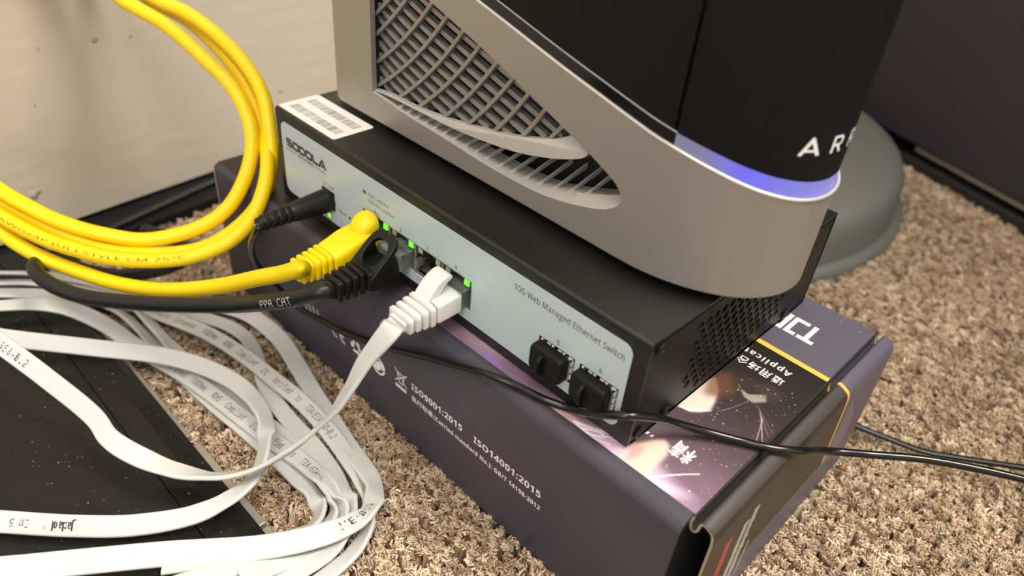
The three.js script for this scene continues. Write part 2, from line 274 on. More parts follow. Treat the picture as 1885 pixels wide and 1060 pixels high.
{
  const t = thing('cardboard_box', 'dark purple printed carton lying flat on the carpet beneath the network switch', 'box', [(BX0 + BX1) / 2, BY0, (BZ0 + BZ1) / 2]);
  // printed top, seen from above: canvas x runs along the front edge, canvas y from the rear edge to the front edge
  const k = 8, tw = Math.round((BX1 - BX0) * k), th = Math.round((7.6 - BZ0) * k), X = (x) => (x - BX0) * k, Z = (z) => (z - BZ0) * k;
  const topTex = canvasTex(tw, th, (g, w, h) => {
    g.fillStyle = '#57525e'; g.fillRect(0, 0, w, h);
    const gr = g.createLinearGradient(0, Z(-74), 0, Z(5)); gr.addColorStop(0, '#1d1916'); gr.addColorStop(0.35, '#2c2423'); gr.addColorStop(0.62, '#4a3b42'); gr.addColorStop(0.9, '#6d5866'); gr.addColorStop(1, '#85708a');
    g.fillStyle = gr; g.fillRect(0, Z(-72.6), w, h);
    g.fillStyle = '#e0b44e'; g.fillRect(0, Z(-74.8), w, 2.3 * k);
    const blob = (x, z, rx, rz, c, a = 1, rot = 0) => { g.save(); g.translate(X(x), Z(z)); g.rotate(rot); g.scale(rx * k, rz * k); const q = g.createRadialGradient(0, 0, 0, 0, 0, 1); q.addColorStop(0, `rgba(${c},${a})`); q.addColorStop(0.55, `rgba(${c},${a * 0.6})`); q.addColorStop(1, `rgba(${c},0)`); g.fillStyle = q; g.beginPath(); g.arc(0, 0, 1, 0, 7); g.fill(); g.restore(); };
    const poly = (pts, c, blur = 0) => { g.save(); if (blur) g.filter = `blur(${blur}px)`; g.fillStyle = c; g.beginPath(); pts.forEach(([x, z], i) => g[i ? 'lineTo' : 'moveTo'](X(x), Z(z))); g.closePath(); g.fill(); g.restore(); };
    // lilac haze and lights near the front edge
      blob(112, 4, 26, 9, '140,108,122', 0.7); blob(120, 0, 12, 5, '215,190,192', 0.5); blob(126, 4.4, 8, 3.6, '150,112,190', 0.9); blob(172, 3, 30, 9, '226,196,222', 0.75); blob(190, 3, 16, 6, '235,205,230', 0.55); { const d = g.createLinearGradient(X(-42), 0, X(112), 0); d.addColorStop(0, 'rgba(26,21,18,.95)'); d.addColorStop(0.7, 'rgba(32,25,24,.85)'); d.addColorStop(1, 'rgba(40,30,34,0)'); g.fillStyle = d; g.fillRect(0, Z(-72), X(112), h); }
    poly([[150, 4.4], [155, 1.6], [163, 2.6], [166, 5], [160, 5]], 'rgba(205,165,150,.75)', 3);
    for (let i = 0; i < 9; i++) { g.strokeStyle = `rgba(255,248,250,${0.3 + 0.5 * rnd()})`; g.lineWidth = 2 + 5 * rnd(); g.beginPath(); g.moveTo(X(160 + rnd() * 5), Z(3 + rnd() * 2)); g.quadraticCurveTo(X(168), Z(rnd() * 6), X(170 + rnd() * 5), Z(-2 + rnd() * 5)); g.stroke(); }
    poly([[178.5, 3.5], [178, -3], [180.5, -8.5], [183, -11.5], [185.5, -10.4], [187, -7], [187.6, 7.6], [181, 7.6]], 'rgba(226,190,172,.95)', 4);
    poly([[178.2, -2], [180.5, -5], [182, -1], [180, 4]], 'rgba(205,140,140,.8)', 5);
    g.strokeStyle = 'rgba(255,255,255,.85)'; g.lineWidth = 4; g.beginPath(); g.moveTo(X(187.5), Z(4.6)); g.quadraticCurveTo(X(192), Z(-3), X(197), Z(-8.4)); g.stroke();
    blob(192, 4, 12, 3, '240,225,250', 0.9, -0.5); blob(200, -2, 10, 14, '120,95,115', 0.5);
    // a pale ragged cloth shape and a grey leaf shape on the dark part
    poly([[176, -24], [178.6, -26], [181.2, -26.2], [183.6, -28.3], [185.5, -31.5], [184.4, -36], [182.5, -41], [178.5, -46], [175, -40]], 'rgba(214,200,188,.95)', 3);
    poly([[180, -36], [184.2, -39], [186.5, -44], [184.8, -48], [180.2, -52], [176, -46]], 'rgba(104,66,46,.75)', 9);
    poly([[177.5, -25.4], [181.4, -26.6], [185.6, -31.6], [183, -30]], 'rgba(245,240,232,.95)', 1);
    poly([[186.4, -47.4], [189.5, -47.2], [193.4, -51.4], [195.1, -48.4], [192.4, -44.8], [189, -45]], 'rgba(160,150,138,.85)', 2);
    g.strokeStyle = 'rgba(170,155,140,.5)'; g.lineWidth = 2; g.beginPath(); g.moveTo(X(187), Z(-33)); g.quadraticCurveTo(X(190), Z(-39), X(191), Z(-45)); g.stroke();
    for (let i = 0; i < 5; i++) { g.strokeStyle = `rgba(185,165,160,${0.25 + .1 * i})`; g.lineWidth = 3; g.beginPath(); g.moveTo(X(194 + i), Z(-45 + i)); g.lineTo(X(201 + rnd() * 2), Z(-38 + 2 * i)); g.stroke(); }
    poly([[186, -53], [193, -57], [198, -54], [197, -50], [191, -50]], 'rgba(70,60,52,.55)', 8); poly([[180, -52], [186, -54], [190, -50], [184, -46]], 'rgba(60,46,38,.7)', 8);
    // lettering is printed the other way up, for a reader behind the carton
    const flip = (x, z, draw) => { g.save(); g.translate(X(x), Z(z)); g.rotate(Math.PI); draw(); g.restore(); };
    g.strokeStyle = g.fillStyle = '#f0ecea'; g.lineCap = 'butt';
    flip(192.6, -8, () => glyph(g, 'jing', 0, 0, 6.4 * k, 0.62 * k));
    flip(180.3, -8, () => { g.fillStyle = '#f0ecea'; g.font = `bold ${5 * k}px sans-serif`; g.fillText(',', 0, 1.6 * k); g.fillText(',', 1.6 * k, 1.6 * k); });
    flip(194.4, -58.4, () => { g.strokeStyle = '#dcd6d0'; ['shi', 'yong', 'chang', 'he'].forEach((n, i) => glyph(g, n, i * 4.3 * k, 0, 3.7 * k, 0.46 * k)); });
    flip(194.2, -63.6, () => { g.fillStyle = '#d8d2cc'; g.font = `bold ${3.9 * k}px sans-serif`; g.letterSpacing = '2px'; g.fillText('Application', 0, 3.6 * k); });
    flip(191.4, -85.6, () => { g.scale(0.76, 1);                          // the blocky three-letter mark
      g.fillStyle = '#dcd9d6'; const b = (pts) => { g.beginPath(); pts.forEach(([x, y], i) => g[i ? 'lineTo' : 'moveTo'](x * k, y * k)); g.closePath(); g.fill(); };
      b([[0, 0], [8, 0], [8, 2], [5.2, 2], [5.2, 11], [2.9, 11], [2.9, 2], [0, 2]]);
      b([[9, 0], [14.4, 0], [14.4, 11], [7, 11], [7, 9], [12.2, 9], [12.2, 2], [9, 2]]);
      b([[15.4, 11], [15.4, 0], [22.5, 0], [22.5, 11], [20.3, 11], [20.3, 2], [17.6, 2], [17.6, 6], [19.4, 6], [19.4, 8], [17.6, 8], [17.6, 11]]);
    });
    specks(g, w, h, 900, 2.2);
    for (let i = 0; i < 260; i++) { g.fillStyle = `rgba(230,224,215,${0.2 + 0.6 * rnd()})`; g.beginPath(); g.arc(X(184 + 20 * rnd()), Z(-60 + 62 * rnd()), 0.5 + 2.4 * rnd() * rnd(), 0, 7); g.fill(); }
  });
  const top = new THREE.BoxGeometry(1, 1, 1).scale(BX1 - BX0, 1.4, 4.9 - BZ0).translate((BX0 + BX1) / 2, -0.7, (4.9 + BZ0) / 2);
  const foldF = (x) => 0.5 + 0.75 * (x - BX0) / (BX1 - BX0);              // the fold is tighter at the left end
  { const p = top.attributes.position; for (let i = 0; i < p.count; i++) if (p.getZ(i) > 0) p.setZ(i, 9.7 - 4.8 * foldF(p.getX(i))); }
  uvFrom(top, (x, y, z) => [(x - BX0) / (BX1 - BX0), 1 - (z - BZ0) / (7.6 - BZ0)]);
  part('top_panel', top, std(0xffffff, 0.38, { map: topTex }), t, 'printed top panel with a gold line and upside-down lettering');
  // front panel with its rounded fold
  const prof = []; for (let i = 0; i <= 8; i++) { const a = i / 8 * Math.PI / 2; prof.push([4.9 + 4.8 * Math.sin(a), -4.8 + 4.8 * Math.cos(a)]); } prof.push([9.7, -20], [9.7, -40], [9.7, BY0]);
  const fH = 67, arc = (y) => y > -4.8 ? 7.54 * Math.acos(Math.min(1, Math.max(-1, (y + 4.8) / 4.8))) / (Math.PI / 2) : 7.54 + (-4.8 - y);
  const outl = [...prof, [8.3, BY0], [8.3, -5], ...[...prof.slice(0, 9)].reverse().map(([z, y]) => [4.9 + (z - 4.9) * 0.7, -4.8 + (y + 4.8) * 0.7])];
  const front = extrudeX(shape(outl), BX0 + 0.6, BX1 - 0.4);
  uvFrom(front, (x, y, z) => [(x - BX0) / (BX1 - BX0), 1 - arc(y) / fH]);
  { const p = front.attributes.position; for (let i = 0; i < p.count; i++) if (p.getY(i) > -4.9) { const f = foldF(p.getX(i)); p.setZ(i, 9.7 - (9.7 - p.getZ(i)) * f); p.setY(i, p.getY(i) * f); } }
  const Y = (y) => arc(y) * k;
  const frontTex = canvasTex(tw, Math.round(fH * k), (g, w, h) => {
    g.fillStyle = '#3a3742'; g.fillRect(0, 0, w, h);
    for (let i = 0; i < 40; i++) { g.fillStyle = `rgba(${rnd() < 0.5 ? '90,70,80' : '60,60,85'},.10)`; g.beginPath(); g.arc(rnd() * w, rnd() * h, 60 + 160 * rnd(), 0, 7); g.fill(); }
    g.fillStyle = g.strokeStyle = '#e6e2e0'; g.lineCap = 'round';
    g.font = `bold ${4.15 * k}px sans-serif`; g.letterSpacing = '0.6px';
    const fit = (txt, x0, x1, y) => { const m = g.measureText(txt).width; g.save(); g.translate(X(x0), Y(y)); g.scale((x1 - x0) * k / m, 1); g.fillText(txt, 0, 0); g.restore(); };
    fit('ISO9001:2015', 94, 121.6, -33.2); fit('ISO14001:2015', 127, 158.4, -33.2);
    g.font = `bold ${2.9 * k}px sans-serif`;
    ['zhi', 'xing', 'biao', 'zhun'].forEach((n, i) => glyph(g, n, X(94.4 + i * 3), Y(-36.2), 2.6 * k, 0.36 * k));
    fit('(Carried standard No.): GB/T 14198-2012', 106.6, 158.8, -38.7);
    // crossed-out bin
    g.lineWidth = 0.5 * k; const L = (...p) => { g.beginPath(); p.forEach(([x, y], i) => g[i ? 'lineTo' : 'moveTo'](X(x), Y(y))); g.stroke(); };
    L([84.6, -29.4], [91.4, -35.4]); L([91.4, -29.4], [84.6, -35.4]); L([85.6, -30.6], [90.4, -30.6]); L([86, -30.6], [86.8, -35]); L([90, -30.6], [89.2, -35]); L([86.8, -35], [89.4, -35]);
    g.fillRect(X(84.8), Y(-36.6), 6.4 * k, 1.5 * k);
    // two-arrow ring
    g.lineWidth = 0.95 * k; for (const a of [0, Math.PI]) { g.save(); g.translate(X(74.4), Y(-36)); g.rotate(a); g.beginPath(); g.arc(0, 0, 3.7 * k, 0.25, Math.PI - 0.1); g.stroke(); g.lineWidth = 2 * k; g.beginPath(); g.arc(-1 * k, 0, 1.6 * k, 0.1, Math.PI * 0.95); g.stroke(); g.lineWidth = 0.95 * k; g.restore(); }
    // three chasing arrows
    for (let i = 0; i < 3; i++) { g.save(); g.translate(X(60.2), Y(-36.6)); g.rotate(i * 2.094); g.beginPath(); g.moveTo(-2.4 * k, 2.9 * k); g.lineTo(0.9 * k, 2.9 * k); g.lineTo(0.9 * k, 3.8 * k); g.lineTo(2.8 * k, 2.1 * k); g.lineTo(0.9 * k, 0.5 * k); g.lineTo(0.9 * k, 1.4 * k); g.lineTo(-1.6 * k, 1.4 * k); g.closePath(); g.fill(); g.restore(); }
    // conformity mark and the marks half hidden by the cord
    g.lineWidth = 0.85 * k; for (const [cx, bar] of [[46.8, 0], [52.4, 1]]) { g.beginPath(); g.arc(X(cx), Y(-37), 2.9 * k, Math.PI * 0.5, Math.PI * 1.5); g.stroke(); if (bar) L([cx - 2.6, -37], [cx - 0.5, -37]); }
    for (let i = 0; i < 4; i++) L([24 + 3.2 * i, -34.6], [25.8 + 3.2 * i, -39.4]);
    specks(g, w, h, 120, 1.4);
  });
  part('front_panel', front, std(0xffffff, 0.45, { map: frontTex }), t, 'long purple front panel with white certification print');
  part('cut_edge', merge([box(BX0, BX0 + 0.6, BY0, -4, 8.2, 9.8), box(BX0, BX0 + 0.6, -4, -1.2, 6.8, 9), box(BX0, BX0 + 0.6, -1.3, -0.2, BZ0, 6.6)]), M.board, t, 'raw tan cardboard edge');
  for (const [a, y] of [[BX0 + 1, -2.2], [BX1 - 3, -1.6]]) part('inner_panel', box(a, a + 1.4, BY0, y, BZ0, 3), M.dark, t);
  part('rear_panel', box(BX0 + 1, BX1 - 1, BY0, -1.4, BZ0 - 0.2, BZ0 + 1.2), std([0.055, 0.045, 0.06], 0.5), t);
  part('bottom_panel', box(BX0 + 1, BX1 - 1, BY0, BY0 + 1.3, BZ0, 8.2), M.board, t);
  // right end flap: a folded board, its raw front edge in view
  const fp = spline2([[204.2, -0.4], [203.9, -3], [204.5, -5.2], [205.4, -4.2], [205.8, -1.6], [206.7, -0.5], [209, -1.3], [210.4, -2.7], [210.9, -5.5]], 40).concat([[211.1, -25], [211.3, -45], [211.4, BY0]]);
  const thick = (line, d) => line.map(([x, y], i) => { const a = line[Math.max(0, i - 1)], b = line[Math.min(line.length - 1, i + 1)], l = Math.hypot(b[0] - a[0], b[1] - a[1]); return [x - (b[1] - a[1]) / l * d, y + (b[0] - a[0]) / l * d]; });
  const flapGeo = extrude(shape([...fp, ...thick(fp, -0.75).reverse()]), 4.4 - BZ0 + 1.2, BZ0 - 1.2);
  const flap = part('end_flap', flapGeo, [M.board, M.dark], t, 'tucked end flap with its raw tan edge');
  const outer = thick(fp.slice(3), 0.12), len = [0]; outer.forEach((p, i) => { if (i) len.push(len[i - 1] + Math.hypot(p[0] - outer[i - 1][0], p[1] - outer[i - 1][1])); });
  const P = [], U = [], I = [], zA = 4.3, zB = BZ0 - 1.2, tot = len[len.length - 1];
  outer.forEach(([x, y], i) => { for (const z of [zA, zB]) { P.push(x, y, z); U.push((zA - z) / (zA - zB), 1 - len[i] / tot); } if (i < outer.length - 1) { const a = 2 * i; I.push(a, a + 2, a + 1, a + 1, a + 2, a + 3); } });
  const skin = new THREE.BufferGeometry(); skin.setAttribute('position', new THREE.Float32BufferAttribute(P, 3)); skin.setAttribute('uv', new THREE.Float32BufferAttribute(U, 2)); skin.setIndex(I); skin.computeVertexNormals();
  const fl = zA - zB, flapTex = canvasTex(Math.round(fl * k), Math.round(tot * k), (g, w, h) => {
    g.fillStyle = '#565160'; g.fillRect(0, 0, w, h);
    const zx = (z) => (zA - z) * k, gx = zx(-75.5), cut = 51.5 * k;
    g.beginPath(); g.moveTo(0, 0); g.lineTo(gx, 0); g.lineTo(gx, 12 * k); g.lineTo(gx + 7 * k, cut); g.lineTo(0, cut); g.closePath(); g.fillStyle = '#29241f'; g.fill();
    g.strokeStyle = '#d0a64c'; g.lineWidth = 1.7 * k; g.beginPath(); g.moveTo(gx, -2); g.lineTo(gx, 12 * k); g.lineTo(gx + 7 * k, cut); g.stroke();
    g.lineWidth = 3; g.strokeStyle = 'rgba(190,165,110,.7)'; g.beginPath(); g.moveTo(gx + 7 * k, cut); g.lineTo(30 * k, cut); g.stroke();
    // columns of small print running down the flap, too worn and oblique to read
    const col = (z, d0, d1, wid, c) => { g.fillStyle = c; let y = d0 * k; while (y < d1 * k) { const hh = (0.9 + 0.8 * rnd()) * k; g.fillRect(zx(z) + 0.4 * k * rnd(), y, wid * k * (0.75 + 0.25 * rnd()), hh); y += hh + 0.3 * k; } };
    col(-6.4, 26, 45, 4, '#b8382e'); col(-15.8, 26, 62, 3.8, '#b4aea5'); col(-20.4, 23, 62, 3.8, '#b4aea5'); col(-27, 44, 62, 1.6, '#a39d94');
    for (let i = 0; i < 6; i++) col(-84 - 2.4 * i, 22 + 3 * i, 54, 1.3, 'rgba(170,160,165,.6)');
    g.fillStyle = 'rgba(120,122,118,.25)'; g.fillRect(0, 0, gx, 13 * k);
    for (let i = 0; i < 1500; i++) { g.fillStyle = `rgba(215,212,205,${0.1 + 0.35 * rnd()})`; g.beginPath(); g.arc(rnd() * w, (6 + rr(-5, 5) * rnd()) * k, 0.4 + 1.2 * rnd() * rnd(), 0, 7); g.fill(); }
    specks(g, w, h, 120, 1.5);
  });
  part('printed_skin', skin, std(0xffffff, 0.42, { map: flapTex, side: THREE.DoubleSide }), flap);
  // left end flap
  const lf = [[-39.6, -2.6], [-40.4, -1.3], [-42, -1.2], [-43.2, -2.2], [-43.6, -5], [-43.6, BY0]];
  part('end_flap', extrude(shape([...lf, ...thick(lf, 0.9).reverse()]), 2 - BZ0, BZ0), std([0.03, 0.026, 0.026], 0.6), t);
}

// ---------------------------------------------------------------- network switch
const W = 177.8, H = 38.65, D = 105.6;
const PORT = 13.97, P0 = 62.72, portX = [0, 1, 2, 3].map((i) => P0 + i * PORT);
const sfpX = [148.6, 164.4];
const cutouts = (P = THREE.Path) => {
  const q = (x0, y0, x1, y1) => { const p = new P(); p.moveTo(x0, y0); p.lineTo(x1, y0); p.lineTo(x1, y1); p.lineTo(x0, y1); p.closePath(); return p; };
  return [q(29.2, 10, 37.5, 17.9), q(54.9, 8.9, 112.3, 20.5), ...sfpX.map((x) => q(x - 7, 8.6, x + 7, 18.5))];
};
const sw = thing('network_switch', 'low black metal network switch with pale blue front plate standing on the purple carton', 'network switch', [W / 2, 0, -D / 2]);
{
  const front = rrect(0, 0.6, W, 37.3, 0.6); front.holes.push(...cutouts());
  const lidP = []; for (let i = 0; i <= 6; i++) { const a = i / 6 * Math.PI / 2; lidP.push([-1.1 + 1.1 * Math.sin(a), H - 1.1 + 1.1 * Math.cos(a)]); }
  const lid = extrudeX(shape([[-D, H], ...lidP, [0, 37.2], [-1.4, 37.2], [-1.4, 37], [-D, 37]]), 0, W);
  const hs = part('housing', merge([extrude(front, 1.3, -1.3), lid, box(0, 1.2, 0.6, H - 1, -D, -1.3), box(0, W, 0.6, H - 1, -D, -D + 1.2), box(0, W, 0.6, 1.8, -D, -1.3)]), M.coat, sw);
  // right side with its staggered round vents
  const side = shape([[-D, 0.6], [-1.2, 0.6], [-1.2, H - 1.1], [-D, H - 1.1]]);
  const holes = [];
  for (let r = 0; r < 9; r++) for (let c = 0; c < 22; c++) {
    const y = 4.9 + r * 3.36, z = -25 - c * 4.15 + (r % 2 ? 2.07 : 0);
    const zmax = [-33, -24.5, -25, -24.5, -25, -24.5, -25, -24.5, -24][r];
    if (z > zmax + 0.8 || z < -82) continue; if (r === 0 && c > 9) continue;
    holes.push([z, y]);
  }
  for (const [z, y] of holes) { const p = new THREE.Path(); p.absellipse(z, y, 1.5, 1.5, 0, Math.PI * 2); side.holes.push(p); }
  part('vented_side', extrudeX(side, W - 1.2, W, 0, 5), M.coatSide, sw, 'right side wall with staggered round vent holes');
  part('inner_board', merge([box(3, W - 4, 4, 6, -D + 4, -16), box(20, 60, 6, 20, -80, -40), box(90, 140, 6, 14, -90, -50)]), M.dark, sw);
  for (const [y, z] of [[35.6, -4.2], [4.2, -4], [4.4, -17], [3.4, -89.5]]) {
    const s = merge([new THREE.CylinderGeometry(1.9, 2.1, 0.8, 20).rotateZ(Math.PI / 2).translate(W + 0.35, y, z), new THREE.TorusGeometry(1.2, 0.25, 6, 16).rotateY(Math.PI / 2).translate(W + 0.75, y, z)]);
    part('screw', s, M.blackPlastic, sw);
  }
  for (const x of [14, W - 14]) for (const z of [-12, -D + 12]) part('foot', new THREE.CylinderGeometry(4, 4.2, 0.9, 20).translate(x, 0.45, z), M.blackRubber, sw);
  // front plate
  const plate = rrect(3.5, 4.6, 173.1, 34.5, 3.2); plate.holes.push(...cutouts());
  const k = 12, X = (x) => (x - 3.5) * k, Y = (y) => (34.5 - y) * k;
  const tex = canvasTex(2036, 360, (g, w, h) => {
    g.fillStyle = '#b7c5ca'; g.fillRect(0, 0, w, h);
    g.fillStyle = '#14171a'; g.textBaseline = 'alphabetic';
    const fit = (txt, x0, x1, y, size, font = 'sans-serif', sp = 0) => { g.font = `${font.includes('bold') ? 'bold ' : ''}${size * k}px sans-serif`; g.letterSpacing = sp + 'px'; const m = g.measureText(txt).width; g.save(); g.translate(X(x0), Y(y)); if (x1) g.scale((x1 - x0) * k / m, 1); g.fillText(txt, 0, 0); g.restore(); };
    fit('10G Web Managed Ethernet Switch', 129.8, 171.2, 28.1 + 0.5, 3.05);
    // blocky maker's name with squared letters
    g.lineWidth = 1.05 * k; g.strokeStyle = '#1d2023'; g.lineJoin = 'round'; g.lineCap = 'butt';
    const letters = { S: [[1, 0], [0.05, 0], [0, .5], [1, .5], [1, 1], [0, 1]], O: [[.08, 0], [.92, 0], [1, .1], [1, .9], [.92, 1], [.08, 1], [0, .9], [0, .1], [.08, 0], [.5, 0]], D: [[-.14, 0], [.8, 0], [1, .2], [1, .8], [.8, 1], [0, 1], [0, -.1]], L: [[0, -.13], [0, 1], [1, 1]], A: [[-.2, 1.14], [.48, -.05], [.62, -.05], [1.12, 1.14]] };
    [...'SODOLA'].forEach((c, i) => { const x = 7 + i * 4.45 - (i > 4 ? 0.15 : 0), w2 = 3.25, y = 28.3, hh = 2.6; g.beginPath(); letters[c].forEach(([a, b], j) => g[j ? 'lineTo' : 'moveTo'](X(x + a * w2), Y(y - b * hh))); g.stroke(); if (c === 'A') { g.beginPath(); g.moveTo(X(x + .9), Y(y - 2)); g.lineTo(X(x + 2.4), Y(y - 2)); g.stroke(); } });
    g.lineWidth = 0.28 * k; for (const [a, b] of [[6.2, 13], [26, 32.8]]) { g.beginPath(); g.moveTo(X(a), Y(24)); g.lineTo(X(b), Y(24)); g.stroke(); }
    fit('NETWORKS', 13.8, 25.2, 23.4, 1.75, 'bold');
    fit('DC 12V', 30.2, 37.2, 18.9, 1.9); fit('Reset', 39.8, 44.8, 11.4, 1.9); fit('S', 0, 0, 6.2, 1.8);
    g.save(); g.translate(X(40.6), Y(6.2)); g.font = `${1.9 * k}px sans-serif`; g.fillText('S', 0, 0); g.restore();
    g.fillStyle = '#12856b'; g.fillRect(X(55.6), Y(28.2), 1.9 * k, 1.3 * k); g.fillStyle = '#e8cf3e'; g.fillRect(X(55.6), Y(26), 1.9 * k, 1.3 * k);
    g.fillStyle = '#14171a'; fit('10G Link/Act', 58.4, 70.2, 26.9, 2); fit('1G/2.5G Link/Act', 58.4, 73.4, 24.5, 2);
    ['1', '2', '3', '4'].forEach((c, i) => fit(c, 0, 0, 0, 2)); // measured only; drawn below
    [['1', portX[0] - 0.6, 21.4], ['2', portX[1] - 0.6, 21.4], ['3', portX[2] - 0.6, 21.4], ['4', portX[3] - 0.6, 21.4], ['5', 148.2, 19.5], ['6', 164, 19.8]].forEach(([c, x, y]) => { g.font = `${2.2 * k}px sans-serif`; g.fillText(c, X(x), Y(y)); });
    g.fillStyle = '#15181a'; g.beginPath(); g.arc(X(46.7), Y(11.9), 0.62 * k, 0, 7); g.fill();
  });
  const pg = extrude(plate, 0.35, 0, 0.08); uvFrom(pg, (x, y) => [(x - 3.5) * k / 2036, 1 - (34.5 - y) * k / 360]);
  part('front_plate', pg, phys(0xffffff, 0.32, { map: tex, clearcoat: 0.3, clearcoatRoughness: 0.25 }), sw, 'pale blue printed front plate');
  // power inlet and status light
  part('power_jack', merge([box(28.6, 38.2, 9.4, 18.5, -12, -9), box(28.8, 29.3, 9.6, 18.2, -10, -0.6), box(37.4, 37.9, 9.6, 18.2, -10, -0.6), box(29, 37.6, 17.8, 18.3, -10, -0.6)]), M.blackPlastic, sw);
  const green = std([0.1, 0.6, 0.08], 0.3, { emissive: new THREE.Color(0.12, 1, 0.02), emissiveIntensity: 1.1 });
  part('status_light', new THREE.SphereGeometry(1, 18, 12).scale(1, 1, 0.45).translate(33.2, 6.7, 0.35), std([0.3, 0.75, 0.1], 0.35, { emissive: new THREE.Color(0.35, 0.9, 0.05), emissiveIntensity: 0.55 }), sw, 'lit green status light');
  // four-port jack block
  const blk = rrect(54.6, 8.5, 112.7, 20.8, 0.2);
  for (const x of portX) { const p = new THREE.Path(); [[-5.9, 9.5], [5.9, 9.5], [5.9, 16.6], [3.2, 16.6], [3.2, 18.4], [1.7, 18.4], [1.7, 19.9], [-1.7, 19.9], [-1.7, 18.4], [-3.2, 18.4], [-3.2, 16.6], [-5.9, 16.6]].forEach(([a, b], i) => p[i ? 'lineTo' : 'moveTo'](x + a, b)); p.closePath(); blk.holes.push(p); }
  const jb = part('jack_block', extrude(blk, 1, -1.6), std([0.03, 0.03, 0.03], 0.35), sw, 'row of four network jacks');
  part('shield', merge([box(54.9, 112.3, 20, 20.5, -1.5, 0.1), box(54.9, 55.4, 9, 20.4, -1.5, 0.1), box(111.7, 112.3, 9, 20.4, -1.5, 0.1), box(54.9, 112.3, 8.9, 9.5, -6, 0.2), ...[1, 2, 3].map((i) => box(P0 + PORT * (i - 0.5) - 0.45, P0 + PORT * (i - 0.5) + 0.45, 9, 20.4, -12, -0.2))]), M.tin, jb);
  part('cavity', merge([box(54.6, 112.7, 8.4, 20.8, -13.5, -13), box(54.6, 112.7, 20.5, 20.9, -13, -1.6), box(54.6, 112.7, 8.2, 8.7, -13, -1.6)]), M.dark, jb);
  for (let i = 0; i < 8; i++) part('contact_pin', box(portX[2] - 3.8 + i * 1.02, portX[2] - 3.45 + i * 1.02, 10.4, 11.2, -9, -3.5), M.gold, jb);
  part('spring_tab', merge([box(portX[2] - 5.8, portX[2] - 3, 15, 15.6, -3, 0.1), box(portX[2] - 5.8, portX[2] - 5.2, 11.5, 15.6, -3, 0.1), box(portX[2] - 6.9, portX[2] - 5.4, 9.4, 13, -1, 0.5)]), M.metal, jb);
  portX.forEach((x, i) => {
    const off = std([0.42, 0.42, 0.30], 0.35);
    part('indicator_light', box(x - 5.6, x - 3.4, 17.4, 19.5, -1.6, -0.2, 0.3), off, jb, 'unlit pale indicator');
    const lit = i !== 2;
    part('indicator_light', box(x + 3.5, x + 5.7, 17.2, 19.5, -1.6, -0.1, 0.3), lit ? green : std([0.35, 0.40, 0.33], 0.35), jb, lit ? 'glowing green indicator' : 'unlit grey indicator');
    if (lit) { const l = new THREE.PointLight(0x40ff20, 0.00006, 0.06, 2); l.position.copy(V3(x + 4.6, 18.2, 0.9)); scene.add(l); }
  });
  // two module cages with spring fingers
  for (const x of sfpX) {
    const c = part('module_cage', merge([box(x - 7.1, x + 7.1, 18.1, 18.6, -20, -0.3), box(x - 7.1, x - 6.6, 8.4, 18.6, -20, -0.3), box(x + 6.6, x + 7.1, 8.4, 18.6, -20, -0.3), box(x - 7.1, x + 7.1, 8.2, 8.7, -20, -0.3), box(x - 7.1, x + 7.1, 8.2, 18.6, -20.5, -20)]), M.dark, sw, 'square module cage ringed with bright spring fingers');
    for (let i = 0; i < 6; i++) { const a = x - 6.2 + i * 2.15, wd = i % 2 ? 1.5 : 0.75, dy = i % 2 ? 0 : 0.35; part('spring_finger', box(a, a + wd, 17.0 + dy, 17.7 + dy, -2.5, 0.45 - (i % 2) * 0.3, 0.15), M.bright, c); }
    for (let i = 0; i < 3; i++) part('spring_finger', box(x + 5.75, x + 6.3, 10 + i * 2.5, 11.3 + i * 2.5, -2.5, 0.25), M.bright, c);
    part('cage_rim', merge([box(x + 5.2, x + 5.7, 9.2, 17, -3, 0.6), box(x - 5.9, x + 5.7, 16.6, 17, -3, 0.6)]), M.tin, c);
  }
  // barcode sticker on the lid
  const st = canvasTex(740, 360, (g, w, h) => {
    g.fillStyle = '#f6f5f1'; g.fillRect(0, 0, w, h);
    for (const [y0, hh] of [[70, 80], [222, 80]]) { let x = 62; while (x < w - 70) { const b = 2 + Math.floor(rnd() * 4) * 2; g.fillStyle = `rgba(60,60,62,${0.55 + 0.35 * rnd()})`; g.fillRect(x, y0, b, hh); x += b + 2 + Math.floor(rnd() * 4) * 2; } }
    g.fillStyle = 'rgba(90,90,90,.25)'; for (let i = 0; i < 26; i++) g.fillRect(140 + i * 18, 176, 11, 5);
  });
  const s2 = extrude(rrect(-0.2, 1.4, 36.6, 19.2, 1.2), 0.14, 0).rotateX(-Math.PI / 2).translate(0, H + 0.01, 0);
  uvFrom(s2, (x, y, z) => [(x + 0.2) / 36.8, (-z - 1.4) / 17.8]);
  part('barcode_label', s2, std(0xffffff, 0.5, { map: st }), sw, 'white label with two bar codes on the lid');
}
